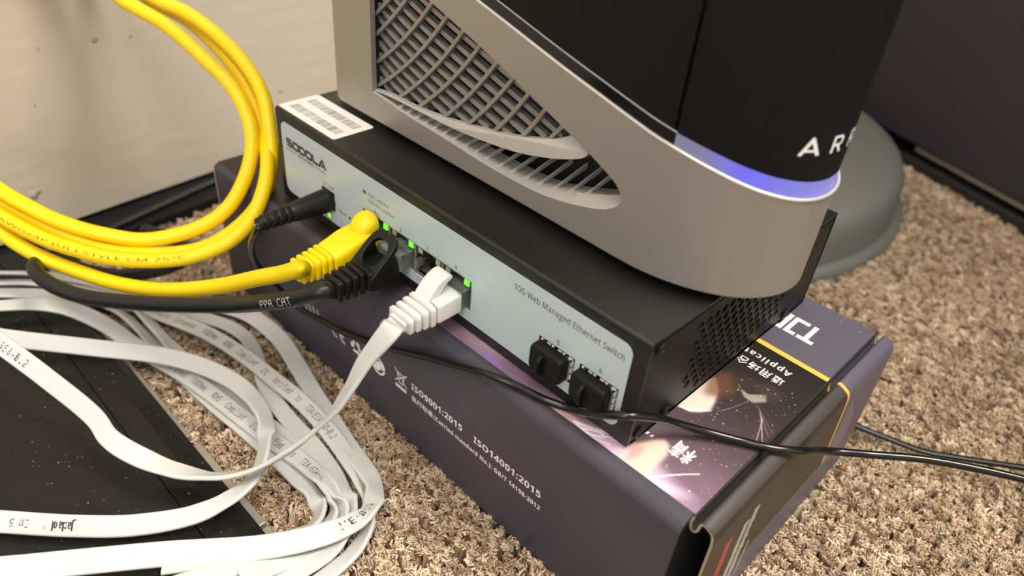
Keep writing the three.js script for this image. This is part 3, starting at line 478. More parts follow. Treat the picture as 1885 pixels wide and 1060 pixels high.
{ // dust plugs in the two module cages
  const make = (x, label) => {
    const t = thing('dust_plug', label, 'dust plug', [x, 13, 0], 'rubber dust plugs in the module cages');
    part('cap', loft([[-4, x - 0.9, 13.2, 10.4, 7.6, 8], [0.4, x - 0.9, 13.2, 10.6, 7.8, 8], [0.5, x - 1, 12.9, 12.2, 9.4, 7], [3.1, x - 1, 12.9, 12.3, 9.5, 7], [3.8, x - 1, 12.9, 11.9, 9.1, 7], [4.1, x - 1, 12.9, 11.1, 8.3, 7]], 64), M.plug, t);
    const fin = []; for (let i = 0; i <= 12; i++) { const a = -Math.PI / 2 + Math.PI * i / 12; fin.push([4 + 3 * Math.cos(a) ** 0.8, 12.6 + 3.7 * Math.sin(a)]); }
    part('pull_fin', extrudeX(shape(fin), x - 2.6, x - 1.2, 0.4), M.plug, t);
    return t;
  };
  make(sfpX[0], 'black rubber dust plug in the cage nearer the white network plug');
  make(sfpX[1], 'black rubber dust plug in the cage nearest the vented right end');
}

// ---------------------------------------------------------------- desktop computer
const pc = thing('desktop_computer', 'small black desktop computer with a silver grilled base standing on the network switch', 'computer', [98, H + 0.2, -48]);
const ZC = -48, HW = 28.5, NX = 150, NR = 40.3, PZ = ZC + HW;      // half width, nose start, nose reach, near side plane
function plan(inset = 0) {                                       // outline from the rear corner along the near side, round the nose, back along the far side
  const o = [], hw = HW - inset, r = 10 - inset;
  for (let i = 0; i <= 8; i++) { const a = Math.PI - i / 8 * Math.PI / 2; o.push([16 + r * Math.cos(a), ZC + HW - 10 + r * Math.sin(a)]); }
  for (let x = 22; x < 149; x += 4) o.push([x, ZC + hw]);
  for (let i = 0; i <= 72; i++) { const a = Math.PI / 2 - i / 72 * Math.PI, c = Math.cos(a), s = Math.sin(a); o.push([NX + (NR - inset) * Math.abs(c) ** (2 / 2.05), ZC + hw * Math.sign(s) * Math.abs(s) ** (2 / 2.05)]); }
  for (let x = 146; x > 20; x -= 4) o.push([x, ZC - hw]);
  for (let i = 0; i <= 8; i++) { const a = -Math.PI / 2 - i / 8 * Math.PI / 2; o.push([16 + r * Math.cos(a), ZC - HW + 10 + r * Math.sin(a)]); }
  return o;
}
const rimTable = spline2([[-10, 121.6], [6, 117.5], [33, 110.4], [60, 103.6], [86.4, 96.9], [100, 93.5], [114.1, 89.9], [126, 87], [134.3, 85.1], [142, 83.3], [152, 81.1], [157, 80.1], [162, 79], [169, 77.2], [176, 75.1], [182, 73.3], [188, 71.7], [192, 71], [200, 70]], 400);
const tableAt = (k, x) => { for (let i = 1; i < k.length; i++) if (x <= k[i][0]) { const t = (x - k[i - 1][0]) / (k[i][0] - k[i - 1][0]); return k[i - 1][1] + t * (k[i][1] - k[i - 1][1]); } return k[k.length - 1][1]; };
const rimY = (x) => tableAt(rimTable, x);
// a wall standing on part of an outline; y0 and y1 are numbers or functions of x
function wallOn(o, y0, y1, rows = 1, lower = null) {
  const P = [], U = [], I = []; let s = 0; const f = (q, x) => typeof q === 'function' ? q(x) : q;
  o.forEach(([x, z], i) => {
    if (i) s += Math.hypot(x - o[i - 1][0], z - o[i - 1][1]);
    const lo = f(y0, x), hi = f(y1, x);
    for (let r = 0; r <= rows; r++) { const y = lo + (hi - lo) * r / rows; P.push(x, y, z); U.push(s * S, y * S); }
    if (i < o.length - 1) for (let r = 0; r < rows; r++) { const a = i * (rows + 1) + r, b = a + rows + 1; I.push(a, b, a + 1, b, b + 1, a + 1); }
  });
  const g = new THREE.BufferGeometry(); g.setAttribute('position', new THREE.Float32BufferAttribute(P, 3)); g.setAttribute('uv', new THREE.Float32BufferAttribute(U, 2)); g.setIndex(I); g.computeVertexNormals(); return g;
}
function thickWall(oOut, oIn, y0, y1) {                            // outer and inner faces, top and bottom closed
  const bridge = (f) => { const P = [], U = [], I = []; oOut.forEach(([x, z], i) => { const v = oIn[i]; const y = typeof f === 'function' ? f(x) : f; P.push(x, y, z, v[0], y, v[1]); U.push(0, 0, 0, 0); if (i < oOut.length - 1) { const a = 2 * i; I.push(a, a + 2, a + 1, a + 1, a + 2, a + 3); } }); const g = new THREE.BufferGeometry(); g.setAttribute('position', new THREE.Float32BufferAttribute(P, 3)); g.setAttribute('uv', new THREE.Float32BufferAttribute(U, 2)); g.setIndex(I); g.computeVertexNormals(); return g; };
  return [wallOn(oOut, y0, y1, 2), wallOn(oIn, y0, y1, 1), bridge(y1), bridge(y0)];
}
const BOT = 42;
{
  const o = plan(0), oi = plan(2);
  const iA = 8, iB = 41;                                           // the flat near side runs from o[8] (x 16) to o[41] (x 150)
  const seg = (a, b) => [o.slice(a, b), oi.slice(a, b)];
  const bev = (pts) => pts;
  // near side as a plate with the grille opening
  const outline = [[16, BOT], [NX, BOT], [NX, rimY(NX)]]; for (let x = 147; x > 16; x -= 2) outline.push([x, rimY(x)]); outline.push([16, rimY(16)]);
  const side = shape(outline);
  const contour = spline2([[35.5, 52.1], [45.5, 51.3], [55.7, 50.2], [74.9, 49.3], [95.9, 48.1], [114.9, 48.2], [123.7, 49.2], [131.9, 50.9], [139.7, 53.2], [144, 55.2], [147, 57.8], [147.4, 60.4], [145.3, 63.2], [141.9, 65.1], [133.6, 68.7], [125.1, 71.8], [107.4, 78.2], [88.9, 84.5], [75.2, 88.8], [50, 96.4], [37.5, 100]], 90);
  contour.push([35.5, 99]);
  const hole = new THREE.Path(contour.map(([x, y]) => new THREE.Vector2(x, y))); hole.closePath(); side.holes.push(hole);
  const plate = extrude(side, 2, PZ - 2);
  uvFrom(plate, (x, y) => [x * S, y * S]);
  const rear = thickWall(...seg(0, iA + 1), BOT, rimY), nose = thickWall(...seg(iB, o.length), BOT, rimY);
  // rounded lower edge and underside
  const skirt = []; const o1 = plan(1.2), o3 = plan(6);
  { const P = [], U = [], I = []; const rings = [o.map(([x, z]) => [x, BOT, z]), plan(0.3).map(([x, z]) => [x, BOT - 0.5, z]), o1.map(([x, z]) => [x, BOT - 0.9, z]), o3.map(([x, z]) => [x, BOT - 1, z])];
    rings.forEach((ring, r) => ring.forEach((p, i) => { P.push(...p); U.push(p[0] * S, p[2] * S); if (r < rings.length - 1 && i < ring.length - 1) { const n = ring.length, a = r * n + i, b = a + n; I.push(a, b, a + 1, b, b + 1, a + 1); } }));
    const g = new THREE.BufferGeometry(); g.setAttribute('position', new THREE.Float32BufferAttribute(P, 3)); g.setAttribute('uv', new THREE.Float32BufferAttribute(U, 2)); g.setIndex(I); g.computeVertexNormals(); skirt.push(g); }
  const shell = part('silver_shell', merge([plate, ...rear, ...nose, ...skirt]), M.silver, pc, 'silver lower shell with a raised sweeping rim');
  // rim along the upper edge, its highlight put in as a lighter colour
  const rimPts = o.slice(4, 96).map(([x, z], i) => [x, rimY(x) + 0.1, z]);
  part('rim_edge', tube(rimPts, 0.5, 200, 8).translate(0, 0, -0.35), std([0.62, 0.60, 0.56], 0.3, { metalness: 0.4 }), shell);
  // underside, feet
  const under = shape(plan(5).map(([x, z]) => [x, -z]));
  part('base_plate', extrude(under, 1, 0).rotateX(-Math.PI / 2).translate(0, BOT - 0.9, 0), M.dark, pc);
  for (const [x, z] of [[34, -34], [34, -62], [150, -34], [150, -62]]) part('foot', new THREE.CylinderGeometry(6, 6, BOT - 1 - H, 24).translate(x, (BOT - 1 + H) / 2 + 0.02, z), M.blackRubber, pc);
  // light band round the nose and black strip along the side
  const bandTop = (x) => rimY(x) + 3.9 + 0.9 * Math.min(1, Math.max(0, (x - 160) / 26)), b = plan(0.7), bi = plan(3), xs = 158.4;
  const first = b.findIndex(([x], i) => i > 10 && x > xs);
  const lastN = b.length - 1 - [...b].reverse().findIndex(([x]) => x > xs);
  part('gloss_strip', merge(thickWall(b.slice(lastN), bi.slice(lastN), (x) => rimY(x) - 1, bandTop)), M.gloss, pc);
  part('gloss_strip', merge(thickWall(b.slice(0, first + 1), bi.slice(0, first + 1), (x) => rimY(x) - 1, bandTop)), M.gloss, pc, 'glossy black strip above the silver shell');
  const bandO = b.slice(first, lastN + 1), bandI = bi.slice(first, lastN + 1);
  const bandWall = wallOn(bandO, (x) => rimY(x) - 1, bandTop, 2);
  { let tot = 0; const acc = bandO.map((p, i) => (tot += i ? Math.hypot(p[0] - bandO[i - 1][0], p[1] - bandO[i - 1][1]) : 0)); const u = bandWall.attributes.uv; bandO.forEach((p, i) => { for (let r = 0; r < 3; r++) u.setXY(i * 3 + r, acc[i] / tot, r / 2); }); }
  const glow = canvasTex(512, 8, (g) => { const q = g.createLinearGradient(0, 0, 512, 0); for (const [a, c] of [[0, '#5a5c70'], [0.08, '#5a5c80'], [0.15, '#5256b8'], [0.21, '#4448d8'], [0.3, '#5558c8'], [0.5, '#6c6cb4'], [0.7, '#5558c8'], [0.79, '#4448d8'], [0.92, '#5a5c80'], [1, '#5a5c70']]) q.addColorStop(a, c); g.fillStyle = q; g.fillRect(0, 0, 512, 8); });
  part('light_band', bandWall, std([0.10, 0.10, 0.14], 0.35, { emissive: new THREE.Color(1, 1, 1), emissiveMap: glow, emissiveIntensity: 0.75 }), pc, 'glowing periwinkle light band round the nose');
  for (const i of [16, 24, 32]) { const p = bandO[Math.min(i, bandO.length - 1)], c = [130, ZC], d = Math.hypot(p[0] - c[0], p[1] - c[1]); const l = new THREE.PointLight(0x5050ff, 0.00001, 0.1, 2); l.position.copy(V3(p[0] + (p[0] - c[0]) / d * 2, rimY(p[0]) + 2.4, p[1] + (p[1] - c[1]) / d * 2)); scene.add(l); }
  part('glint_line', tube(plan(0.55).slice(4, first + 1).map(([x, z]) => [x, bandTop(x) + 0.1, z]), 0.22, 160, 6), M.trim, pc, 'thin pale line above the black strip, painted as an edge highlight');  // highlight on the panel edge, put in as a pale line
  // black upper body in two panels with a seam
  const TOP = 238, c0 = plan(0.75), ci = plan(3.2), xa = 158, xb = 159;
  const f2 = c0.findIndex(([x], i) => i > 10 && x > xa), l2 = c0.length - 1 - [...c0].reverse().findIndex(([x]) => x > xa);
  const lerpAt = (arr, i, x) => { const p = arr[i - 1], q = arr[i], t = (x - p[0]) / (q[0] - p[0]); return [x, p[1] + t * (q[1] - p[1])]; };
  const A = [...c0.slice(0, f2), lerpAt(c0, f2, xa)], Ai = [...ci.slice(0, f2), lerpAt(ci, f2, xa)];
  const Bo = [lerpAt(c0, f2, xb), ...c0.slice(f2 + (c0[f2][0] < xb ? 1 : 0), l2 + 1)], Bi = [lerpAt(ci, f2, xb), ...ci.slice(f2 + (c0[f2][0] < xb ? 1 : 0), l2 + 1)];
  part('side_panel', merge(thickWall(c0.slice(l2 + 1), ci.slice(l2 + 1), (x) => bandTop(x) + 0.25, TOP)), M.panelBlack, pc);
  part('side_panel', merge(thickWall(A, Ai, (x) => bandTop(x) + 0.25, TOP)), M.panelBlack, pc, 'matte black side panel');
  part('front_cover', merge(thickWall(Bo, Bi, (x) => bandTop(x) + 0.05, TOP)), M.panelBlack, pc, 'matte black rounded front cover');
  part('inner_core', merge([wallOn(plan(3.6), BOT + 62, TOP, 1), extrude(shape(plan(3.6).map(([x, z]) => [x, -z])), 1, 0).rotateX(-Math.PI / 2).translate(0, TOP - 1, 0)]), M.dark, pc);
  part('top_cap', extrude(shape(plan(0.8).map(([x, z]) => [x, -z])), 3, 0, 1).rotateX(-Math.PI / 2).translate(0, TOP, 0), M.panelBlack, pc);
  part('interior', merge([box(20, 150, BOT + 1, 112, PZ - 20, PZ - 19), box(33.5, 34.5, 46, 108, PZ - 20, PZ - 2)]), M.dark, pc);
  // white letters on the front cover
  const ltex = (c) => canvasTex(96, 128, (g) => { g.strokeStyle = '#e9e9e6'; g.lineWidth = 17; g.lineJoin = 'miter'; g.beginPath(); if (c === 'A') { g.moveTo(8, 124); g.lineTo(48, 12); g.lineTo(88, 124); g.moveTo(22, 92); g.lineTo(74, 92); } else { g.moveTo(16, 124); g.lineTo(16, 14); g.lineTo(58, 14); g.quadraticCurveTo(82, 16, 82, 42); g.quadraticCurveTo(82, 68, 58, 70); g.lineTo(20, 70); g.moveTo(50, 70); g.lineTo(84, 124); } g.stroke(); });
  const co = plan(0.68).slice(42), acc = [0]; co.forEach((p, i) => { if (i) acc.push(acc[i - 1] + Math.hypot(p[0] - co[i - 1][0], p[1] - co[i - 1][1])); });
  const at = (s) => { let i = 1; while (acc[i] < s) i++; const t = (s - acc[i - 1]) / (acc[i] - acc[i - 1]); return [co[i - 1][0] + t * (co[i][0] - co[i - 1][0]), co[i - 1][1] + t * (co[i][1] - co[i - 1][1])]; };
  const sAt = (x, z) => { let b = 0, bd = 1e9; co.forEach((p, i) => { const d = Math.hypot(p[0] - x, p[1] - z); if (d < bd) { bd = d; b = i; } }); return acc[b]; };
  const s0 = sAt(184.2, -34.6);
  [['A', 0, 5.9], ['R', 9.0, 4.5], ['R', 16.6, 4.5]].forEach(([c, ds, w]) => {
    const pts = []; for (let i = 0; i <= 10; i++) pts.push(at(s0 + ds + w * i / 10));
    const g = wallOn(pts, 83.7, 88.6, 1); const u = g.attributes.uv; for (let i = 0; i <= 10; i++) { u.setXY(2 * i, i / 10, 0); u.setXY(2 * i + 1, i / 10, 1); }
    part('letter', g, std(0xffffff, 0.4, { map: ltex(c), transparent: true }), pc, 'white printed capital letter');
  });

  // grille in the side opening
  const grille = new THREE.Group(); grille.name = 'grille'; grille.base = pc.base; grille.userData.label = 'silver lattice grille in the side opening'; pc.add(grille);
  const up = spline2([[33.4,52.3],[44.2,53.6],[56.1,53.8],[73,55.3],[93.3,58.6],[107.2,61.8],[119.7,66.1],[126.2,69.4],[131.6,68]], 60), low = spline2([[33.4,51.9],[44.1,52.8],[61.9,53.2],[78.4,53.6],[93.7,55],[107.7,57.1],[120.6,60.6],[128.4,63.6],[132.1,65.6],[133.5,67.5]], 60);
  const yOn = (l, x) => { for (let i = 1; i < l.length; i++) if (x <= l[i][0]) { const t = (x - l[i - 1][0]) / (l[i][0] - l[i - 1][0]); return l[i - 1][1] + t * (l[i][1] - l[i - 1][1]); } return l[l.length - 1][1]; };
  const diag = (x) => { const k = [[30, 102], [75.2, 88.8], [88.9, 84.5], [107.4, 78.2], [125.1, 71.8], [133.6, 68.7], [147, 60]]; for (let i = 1; i < k.length; i++) if (x <= k[i][0]) { const t = (x - k[i - 1][0]) / (k[i][0] - k[i - 1][0]); return k[i - 1][1] + t * (k[i][1] - k[i - 1][1]); } return 55; };
  const strip = (pts, h, d, z, bevel) => { const a = pts.map(([x, y]) => [x, y + h / 2]), b = [...pts].reverse().map(([x, y]) => [x, y - h / 2]); return extrude(shape([...b, ...a]), d, z, bevel); };
  for (let kk = -12; kk <= 10; kk++) {
    const pts = [];
    for (let x = 33; x < 136; x += 2) { const y = 85.8 + 4.3 * kk - 0.27 * (x - 35) + 3.9 * Math.exp(-(x - 35) / 14); if (y > yOn(up, x) - 1.2 && y < diag(x) + 1.5) pts.push([x, y]); }
    if (pts.length > 2) part('grille_slat', strip(pts, 1.75, 2.3, PZ - 6.4, 0.12), M.silverDark, grille);
  }
  for (const [a, b] of [[[32.2,76.9],[43.7,87]],[[31.7,69.6],[50.8,87.4]],[[31.1,59.6],[63.3,89.3]],[[35.1,53.7],[70.7,87.3]],[[45.8,52.4],[78.3,85]],[[57.1,53.1],[85.8,82.6]],[[70.8,54.6],[93.6,80.3]],[[82.9,56.8],[100.7,77.7]],[[95.2,59.3],[107.6,75.5]],[[107.1,62.1],[114.4,73]],[[117.7,65.5],[121.5,70.4]]]) {
    const dx = b[0] - a[0], dy = b[1] - a[1], L = Math.hypot(dx, dy), bulge = 1.5 * (L / 43) ** 2, pts = [];
    for (let i = 0; i <= 12; i++) { const t = -0.06 + 1.12 * i / 12, q = 4 * t * (1 - t) * bulge; pts.push([a[0] + dx * t + dy / L * q, a[1] + dy * t - dx / L * q]); }
    const n = [-dy / L, dx / L], w = 0.62;
    part('grille_bar', extrude(shape([...pts.map(([x, y]) => [x + n[0] * w, y + n[1] * w]), ...pts.reverse().map(([x, y]) => [x - n[0] * w, y - n[1] * w])]), 1.4, PZ - 4.2, 0.12), M.silver, grille);
  }
  const lipGeo = extrude(shape([...low, ...[...up].reverse()]), 2.4, PZ - 3.4, 0.25, 6);
  { const p = lipGeo.attributes.position; for (let i = 0; i < p.count; i++) p.setZ(i, p.getZ(i) - 0.25 * Math.max(0, p.getY(i) - yOn(low, p.getX(i)))); lipGeo.computeVertexNormals(); }
  part('lip_band', lipGeo, M.pale, grille, 'crescent band under the lattice');
  // lower ledge, its shelf and the row of ribs
  const ribs = [[136.9,59.1],[130.5,57.2],[124.3,55.8],[118.1,54.6],[112.2,53.5],[106.4,52.6],[100.9,52.1],[94.7,51.3],[89.3,50.9],[84.3,50.8],[78.7,50.4],[73.7,50.4],[68.7,50.5],[64,50.6],[59.2,50.5],[54.5,50.9],[50.1,51.3]]; // seen on the side plane; each goes inwards along the ledge depth
  const depth = (x) => Math.max(0.25, Math.min(5, (x - 45) * 0.056));
  const tipAt = contour.findIndex(([x, y]) => x > 140 && y > 65), lowEdge = contour.slice(0, tipAt).filter(([x, y]) => y < 58 && x < 146.5);
  { const P = [], U = [], I = [], run = contour.slice(0, tipAt + 1); run.forEach(([x, y], i) => {
      const q = run[Math.max(0, i - 1)], r = run[Math.min(run.length - 1, i + 1)], l = Math.hypot(r[0] - q[0], r[1] - q[1]), nx = -(r[1] - q[1]) / l, ny = (r[0] - q[0]) / l;
      const up = Math.max(0, Math.min(1, (y - 55) / 10)), d = depth(x) * (1 - 0.75 * (x > 143 ? up : 0)), w = 0.15 + Math.max(0, Math.min(2.4, (x - 112) * 0.09)) * (1 - 0.7 * (x > 143 ? up : 0));
      P.push(x, y, PZ - 0.02, x + nx * w * 0.35, y + ny * w * 0.35, PZ - d * 0.5, x + nx * w, y + ny * w, PZ - d, x + nx * w, y + ny * w - 1.3, PZ - d - 9); U.push(x * S, 0, x * S, 0.002, x * S, 0.004, x * S, 0.012);
      if (i < run.length - 1) { const a = 4 * i; for (const q2 of [0, 1, 2]) I.push(a + q2, a + 4 + q2, a + q2 + 1, a + q2 + 1, a + 4 + q2, a + 5 + q2); } });
    const g = new THREE.BufferGeometry(); g.setAttribute('position', new THREE.Float32BufferAttribute(P, 3)); g.setAttribute('uv', new THREE.Float32BufferAttribute(U, 2)); g.setIndex(I); g.computeVertexNormals();
    part('ledge', toCreasedNormals(g, 0.6), M.pale, grille, 'silver ledge along the foot of the opening, lightened as if lit from above'); }
  const yLow = (x) => yOn([...lowEdge].sort((p, q) => p[0] - q[0]), x);
  ribs.forEach(([xa]) => {
    const d = depth(xa - 3), x = xa - d * 0.885, y = yLow(x) + 0.15 + Math.max(0, Math.min(2.4, (x - 112) * 0.09)), len = 7.5, hgt = Math.max(1.1, Math.min(4, d * 0.9 + 0.6));
    const run = 17.3, up2 = 4.8, q = 0.75;
    part('vent_rib', merge([extrudeX(shape([[PZ - d + 0.1, y - 0.8], [PZ - d + 0.1, y + 0.15], [PZ - d - run, y + up2], [PZ - d - run, y + up2 - 2]]), x - 0.36, x + 0.36, 0.12), extrudeX(shape([[PZ - d + 0.3, y - 0.8], [PZ - d + 0.3, y + 0.1], [PZ - d - 1.6, y + 0.45], [PZ - d - 1.6, y - 0.8]]), x - q, x + q, 0.2)]), M.pale, grille);
  });
}

// ---------------------------------------------------------------- cables
const cordTex = (w, h, draw) => canvasTex(w, h, (g) => { g.clearRect(0, 0, w, h); draw(g); });
const printMat = (tex, rough = 0.45) => std(0xffffff, rough, { map: tex, transparent: true });
const textTex = (txt, w, color, font, size, stretch) => cordTex(w, 64, (g) => { g.fillStyle = color; g.font = font.replace('#', size); g.textBaseline = 'middle'; g.save(); if (stretch) { const m = g.measureText(txt).width; g.scale((w - 8) / m, 1); } g.fillText(txt, 4, 33); g.restore(); });
{ // yellow
  const path = [[62.8,11,31.5],[67.2,15.3,33],[57.6,8.6,35],[46.9,2.1,37.6],[24,-12.2,43.8],[3.2,-22.2,52.2],[-10.2,-27.1,57.3],[-26.3,-29.3,65.4],[-38.8,-28.4,72.2],[-50.5,-26.4,78.9],[-60,-23.2,84.1],[-71.3,-18.8,88.2],[-88.1,-5.1,92.8],[-114.2,14.2,96.8],[-118.4,37.2,90.5],[-120.4,65.7,68.3],[-122.5,77.4,44.3],[-114.5,72.1,26.6],[-89.8,56.8,14.9],[-71.7,50.4,6.8],[-53,41.1,1.1],[-37.9,31.6,-2.8],[-26.8,22.6,-2.1],[-19.5,13.9,1.7],[-14.7,3.6,9.3],[-13.4,-6.1,19.3],[-16.8,-12.4,30.3],[-28.4,-17.5,47.2],[-39.6,-16.8,58.1],[-55.4,-14.1,69.5],[-69.3,-9.6,77.3],[-80.2,-6.2,81.9],[-104.6,5.1,89],[-118.1,21.8,93.7],[-118.8,44.1,85.5],[-120.9,68.7,62.9],[-123.1,78,37.9],[-112.7,69.9,17.2],[-85.9,56.1,2.2],[-72.4,52.5,-4.6],[-57,45.7,-9.9],[-41.2,37.4,-12.3],[-29.1,28.9,-11.2],[-20,20,-7.2],[-12.8,10.9,-2.9],[-7.7,1.5,3.5],[-6,-6.6,11.7],[-7.9,-14.3,22.6],[-12.2,-19.1,32.8],[-22.2,-21.8,46],[-37.9,-22.7,59.1],[-56.2,-19.6,70.6],[-71.2,-15.7,78.4],[-82,-12.7,83.2],[-107.5,-0.2,91.9],[-118,18.1,94.9],[-118.7,40.3,86.6],[-120.9,68.6,62.3],[-123.2,78.2,36.4],[-125.2,70.5,14.5],[-95.6,53.5,1.6],[-80.2,48.7,-5.6],[-64.8,41.1,-10],[-48.8,31.9,-11.8],[-35.4,23.3,-10.1],[-24.4,16.4,-6.4],[-10.3,10.4,0.4],[-1.9,3.1,8.4],[1.4,-5.9,17.7],[-0.3,-12.6,27.5],[-7,-17.5,39.9],[-18.1,-20.1,52.3],[-28.9,-20.4,62.3],[-38.9,-19.2,69.9],[-50.2,-17.7,76.7],[-60.4,-15.5,81.8],[-70.8,-12.5,86.5],[-106,-5.7,96]];
  const t = thing('ethernet_cable', 'thick yellow network cable coiled in three loops and plugged into port 1', 'cable', [62.8, 11, 20]);
  part('cord', tube(path, 2.95, 1100, 18), M.yellow, t);
  const x = portX[0];
  part('connector', box(x - 5.7, x + 5.7, 9.7, 16.3, -8, 3.4, 0.4), M.clear, t, 'clear plastic connector');
  const boot = part('boot', loft([[1.8, x, 12.6, 10.6, 7.4], [2.4, x, 13, 12.2, 9], [5, x, 13.2, 12.6, 10], [9, x, 13, 12.5, 10.2, 5], [13, x, 12.7, 12.3, 9.8, 5], [17, x, 12.1, 12, 9], [20.5, x, 11.6, 11.4, 8.2], [21.2, x, 11.5, 10.6, 7.4]], 48), M.yellowBoot, t, 'smooth yellow moulded boot');
  part('latch_bulb', loft([[0.9, x, 18.6, 4.6, 4.4, 2.2], [1.4, x, 19, 6.8, 6.6, 2.1], [2.6, x, 19.3, 8.7, 8.4, 2.05], [4.4, x, 19.2, 9.6, 9, 2.05], [6.2, x, 18.8, 9.5, 8.6, 2.05], [8, x, 18.2, 8.2, 7.2, 2.05], [9.2, x, 17.6, 6, 5, 2.05], [9.8, x, 17.2, 3, 2.4, 2.05]], 40), M.yellowBoot, boot);
  part('strain_relief', loft([[20.6, x, 11.4, 8.4, 6.6], [33, x, 11, 6.6, 6, 3]], 32), M.yellowBoot, t);
  for (let i = 0; i < 5; i++) { const z = 21.6 + i * 2.35, w = 10.6 - i * 0.55, h = 9.2 - i * 0.5; part('relief_ring', loft([[z, x, 11.2, w - 0.8, h - 0.8, 5], [z + 0.3, x, 11.2, w, h, 5], [z + 1.2, x, 11.2, w, h, 5], [z + 1.5, x, 11.2, w - 0.8, h - 0.8, 5]], 40), M.yellowBoot, t); }
  const c = curve(path); const near = (px) => { let b = 0, bd = 1e9; for (let i = 0; i <= 3000; i++) { const p = c.getPointAt(i / 3000), d = p.distanceTo(new THREE.Vector3(...px)); if (d < bd) { bd = d; b = i / 3000; } } return b; };
  const tx = textTex('E 24AWGx4P (UL) STYLE CM 75°C', 900, 'rgba(70,50,0,.75)', '#px sans-serif', 40, true);
  const kA = near(path[70]);
  part('print', tubePrint(path, kA, kA + 0.062, 3.0, 0.5, [0.45, 0.6, 0.55], true), printMat(tx), t, 'faint dark lettering');
}
{ // black network cable
  const path = [[76.7,10.5,29],[77.8,12,32.1],[67.9,5.6,37.2],[56,-1.3,41.3],[42,-9.1,44.7],[22.9,-17,52.8],[-1.3,-24.6,65.2],[-22.6,-28.2,77.6],[-35.7,-27.6,83.6],[-44.5,-26.6,85.4],[-50.7,-26.6,84.3],[-55,-27.5,80.7],[-55.2,-31.3,74.7],[-50.3,-37.3,66.2],[-44.1,-40.7,55.9],[-40.2,-40.6,47.3],[-38.5,-40.5,39],[-39.7,-39.5,29.2],[-53.2,-39.8,26.5],[-70.7,-39.9,33.7]], x = portX[1];
  const t = thing('ethernet_cable', 'black network cable with a looped latch guard plugged into port 2', 'cable', [x, 10, 20]);
  part('cord', tube(path, 3, 420, 18), M.blackRubber, t);
  part('connector', box(x - 5.7, x + 5.7, 9.7, 16.3, -8, 6, 0.4), M.clear, t, 'clear plastic connector');
  part('boot', loft([[5.6, x, 9.8, 11.4, 5.4, 6], [6, x, 9.8, 12.8, 6.4, 6], [13, x, 9.8, 12.8, 6.6, 6], [15.5, x, 10.3, 12.4, 8, 6], [17.6, x, 10.6, 11, 8.2, 6], [18, x, 10.6, 9.6, 7.2, 6]], 48), M.blackPlastic, t);
  const frame = rrect(x - 6.5, 0, x + 6.5, 16.2, 0.6), eye = rrect(x - 4.1, 3.2, x + 4.1, 13.4, 3.6, THREE.Path);
  { const f = new THREE.Shape(); f.moveTo(x - 6.5, 0); f.lineTo(x + 6.5, 0); f.lineTo(x + 6.4, 10.5); f.quadraticCurveTo(x + 6, 16, x + 2.6, 16.2); f.lineTo(x - 2.6, 16.2); f.quadraticCurveTo(x - 6, 16, x - 6.4, 10.5); f.closePath(); f.holes.push(eye); frame.curves = f.curves; frame.holes = f.holes; }
  const ring = extrude(frame, 2, -2, 0.4, 10).rotateX(-0.86).translate(0, 12.2, 17.6);
  part('latch_guard', ring, M.blackPlastic, t, 'open slanted frame guarding the latch');
  for (const e of [-1, 1]) part('guard_cheek', extrudeX(shape([[17.4, 11.8], [9.4, 18.9], [7.4, 17.6], [6.2, 13.4], [6.2, 9]]), x + e * 5.7 - 0.7, x + e * 5.7 + 0.7, 0.25), M.blackPlastic, t);
  part('latch', merge([box(x - 1.6, x + 1.6, 16.6, 17.4, -2, 9).rotateX(-0.08), box(x - 3.2, x + 3.2, 16.2, 16.9, -6, 1)]), M.clear, t, 'clear latch tongue');
  part('strain_relief', loft([[17.6, x, 10.6, 7.4, 6.4], [29.6, x, 10.5, 6.6, 6.2, 3]], 32), M.blackPlastic, t);
  for (let i = 0; i < 4; i++) { const z = 18.6 + i * 2.8, w = 9.6 - i * 0.35; part('relief_ring', loft([[z, x, 10.5, w - 0.6, w - 1, 6], [z + 0.25, x, 10.5, w, w - 0.4, 6], [z + 1.4, x, 10.5, w, w - 0.4, 6], [z + 1.65, x, 10.5, w - 0.6, w - 1, 6]], 40), M.blackPlastic, t); }
  const dots = cordTex(640, 64, (q) => { // dot-matrix lettering
    const F = { P: ['11110', '10001', '10001', '11110', '10000', '10000', '10000'], A: ['01110', '10001', '10001', '11111', '10001', '10001', '10001'], C: ['01111', '10000', '10000', '10000', '10000', '10000', '01111'], T: ['11111', '00100', '00100', '00100', '00100', '00100', '00100'], ' ': ['0', '0', '0', '0', '0', '0', '0'] };
    q.fillStyle = 'rgba(225,225,222,.9)'; let X = 10; for (const ch of 'PPA CAT') { F[ch].forEach((row, j) => [...row].forEach((b, i) => { if (b === '1') { q.beginPath(); q.arc(X + i * 15, 8 + j * 8, 4.6, 0, 7); q.fill(); } })); X += 92; }
  });
  part('print', tubePrint(path, 0.062, 0.122, 3.04, 0.52, [0.62, 0.42, 0.62], true), printMat(dots), t, 'white dotted lettering');
}
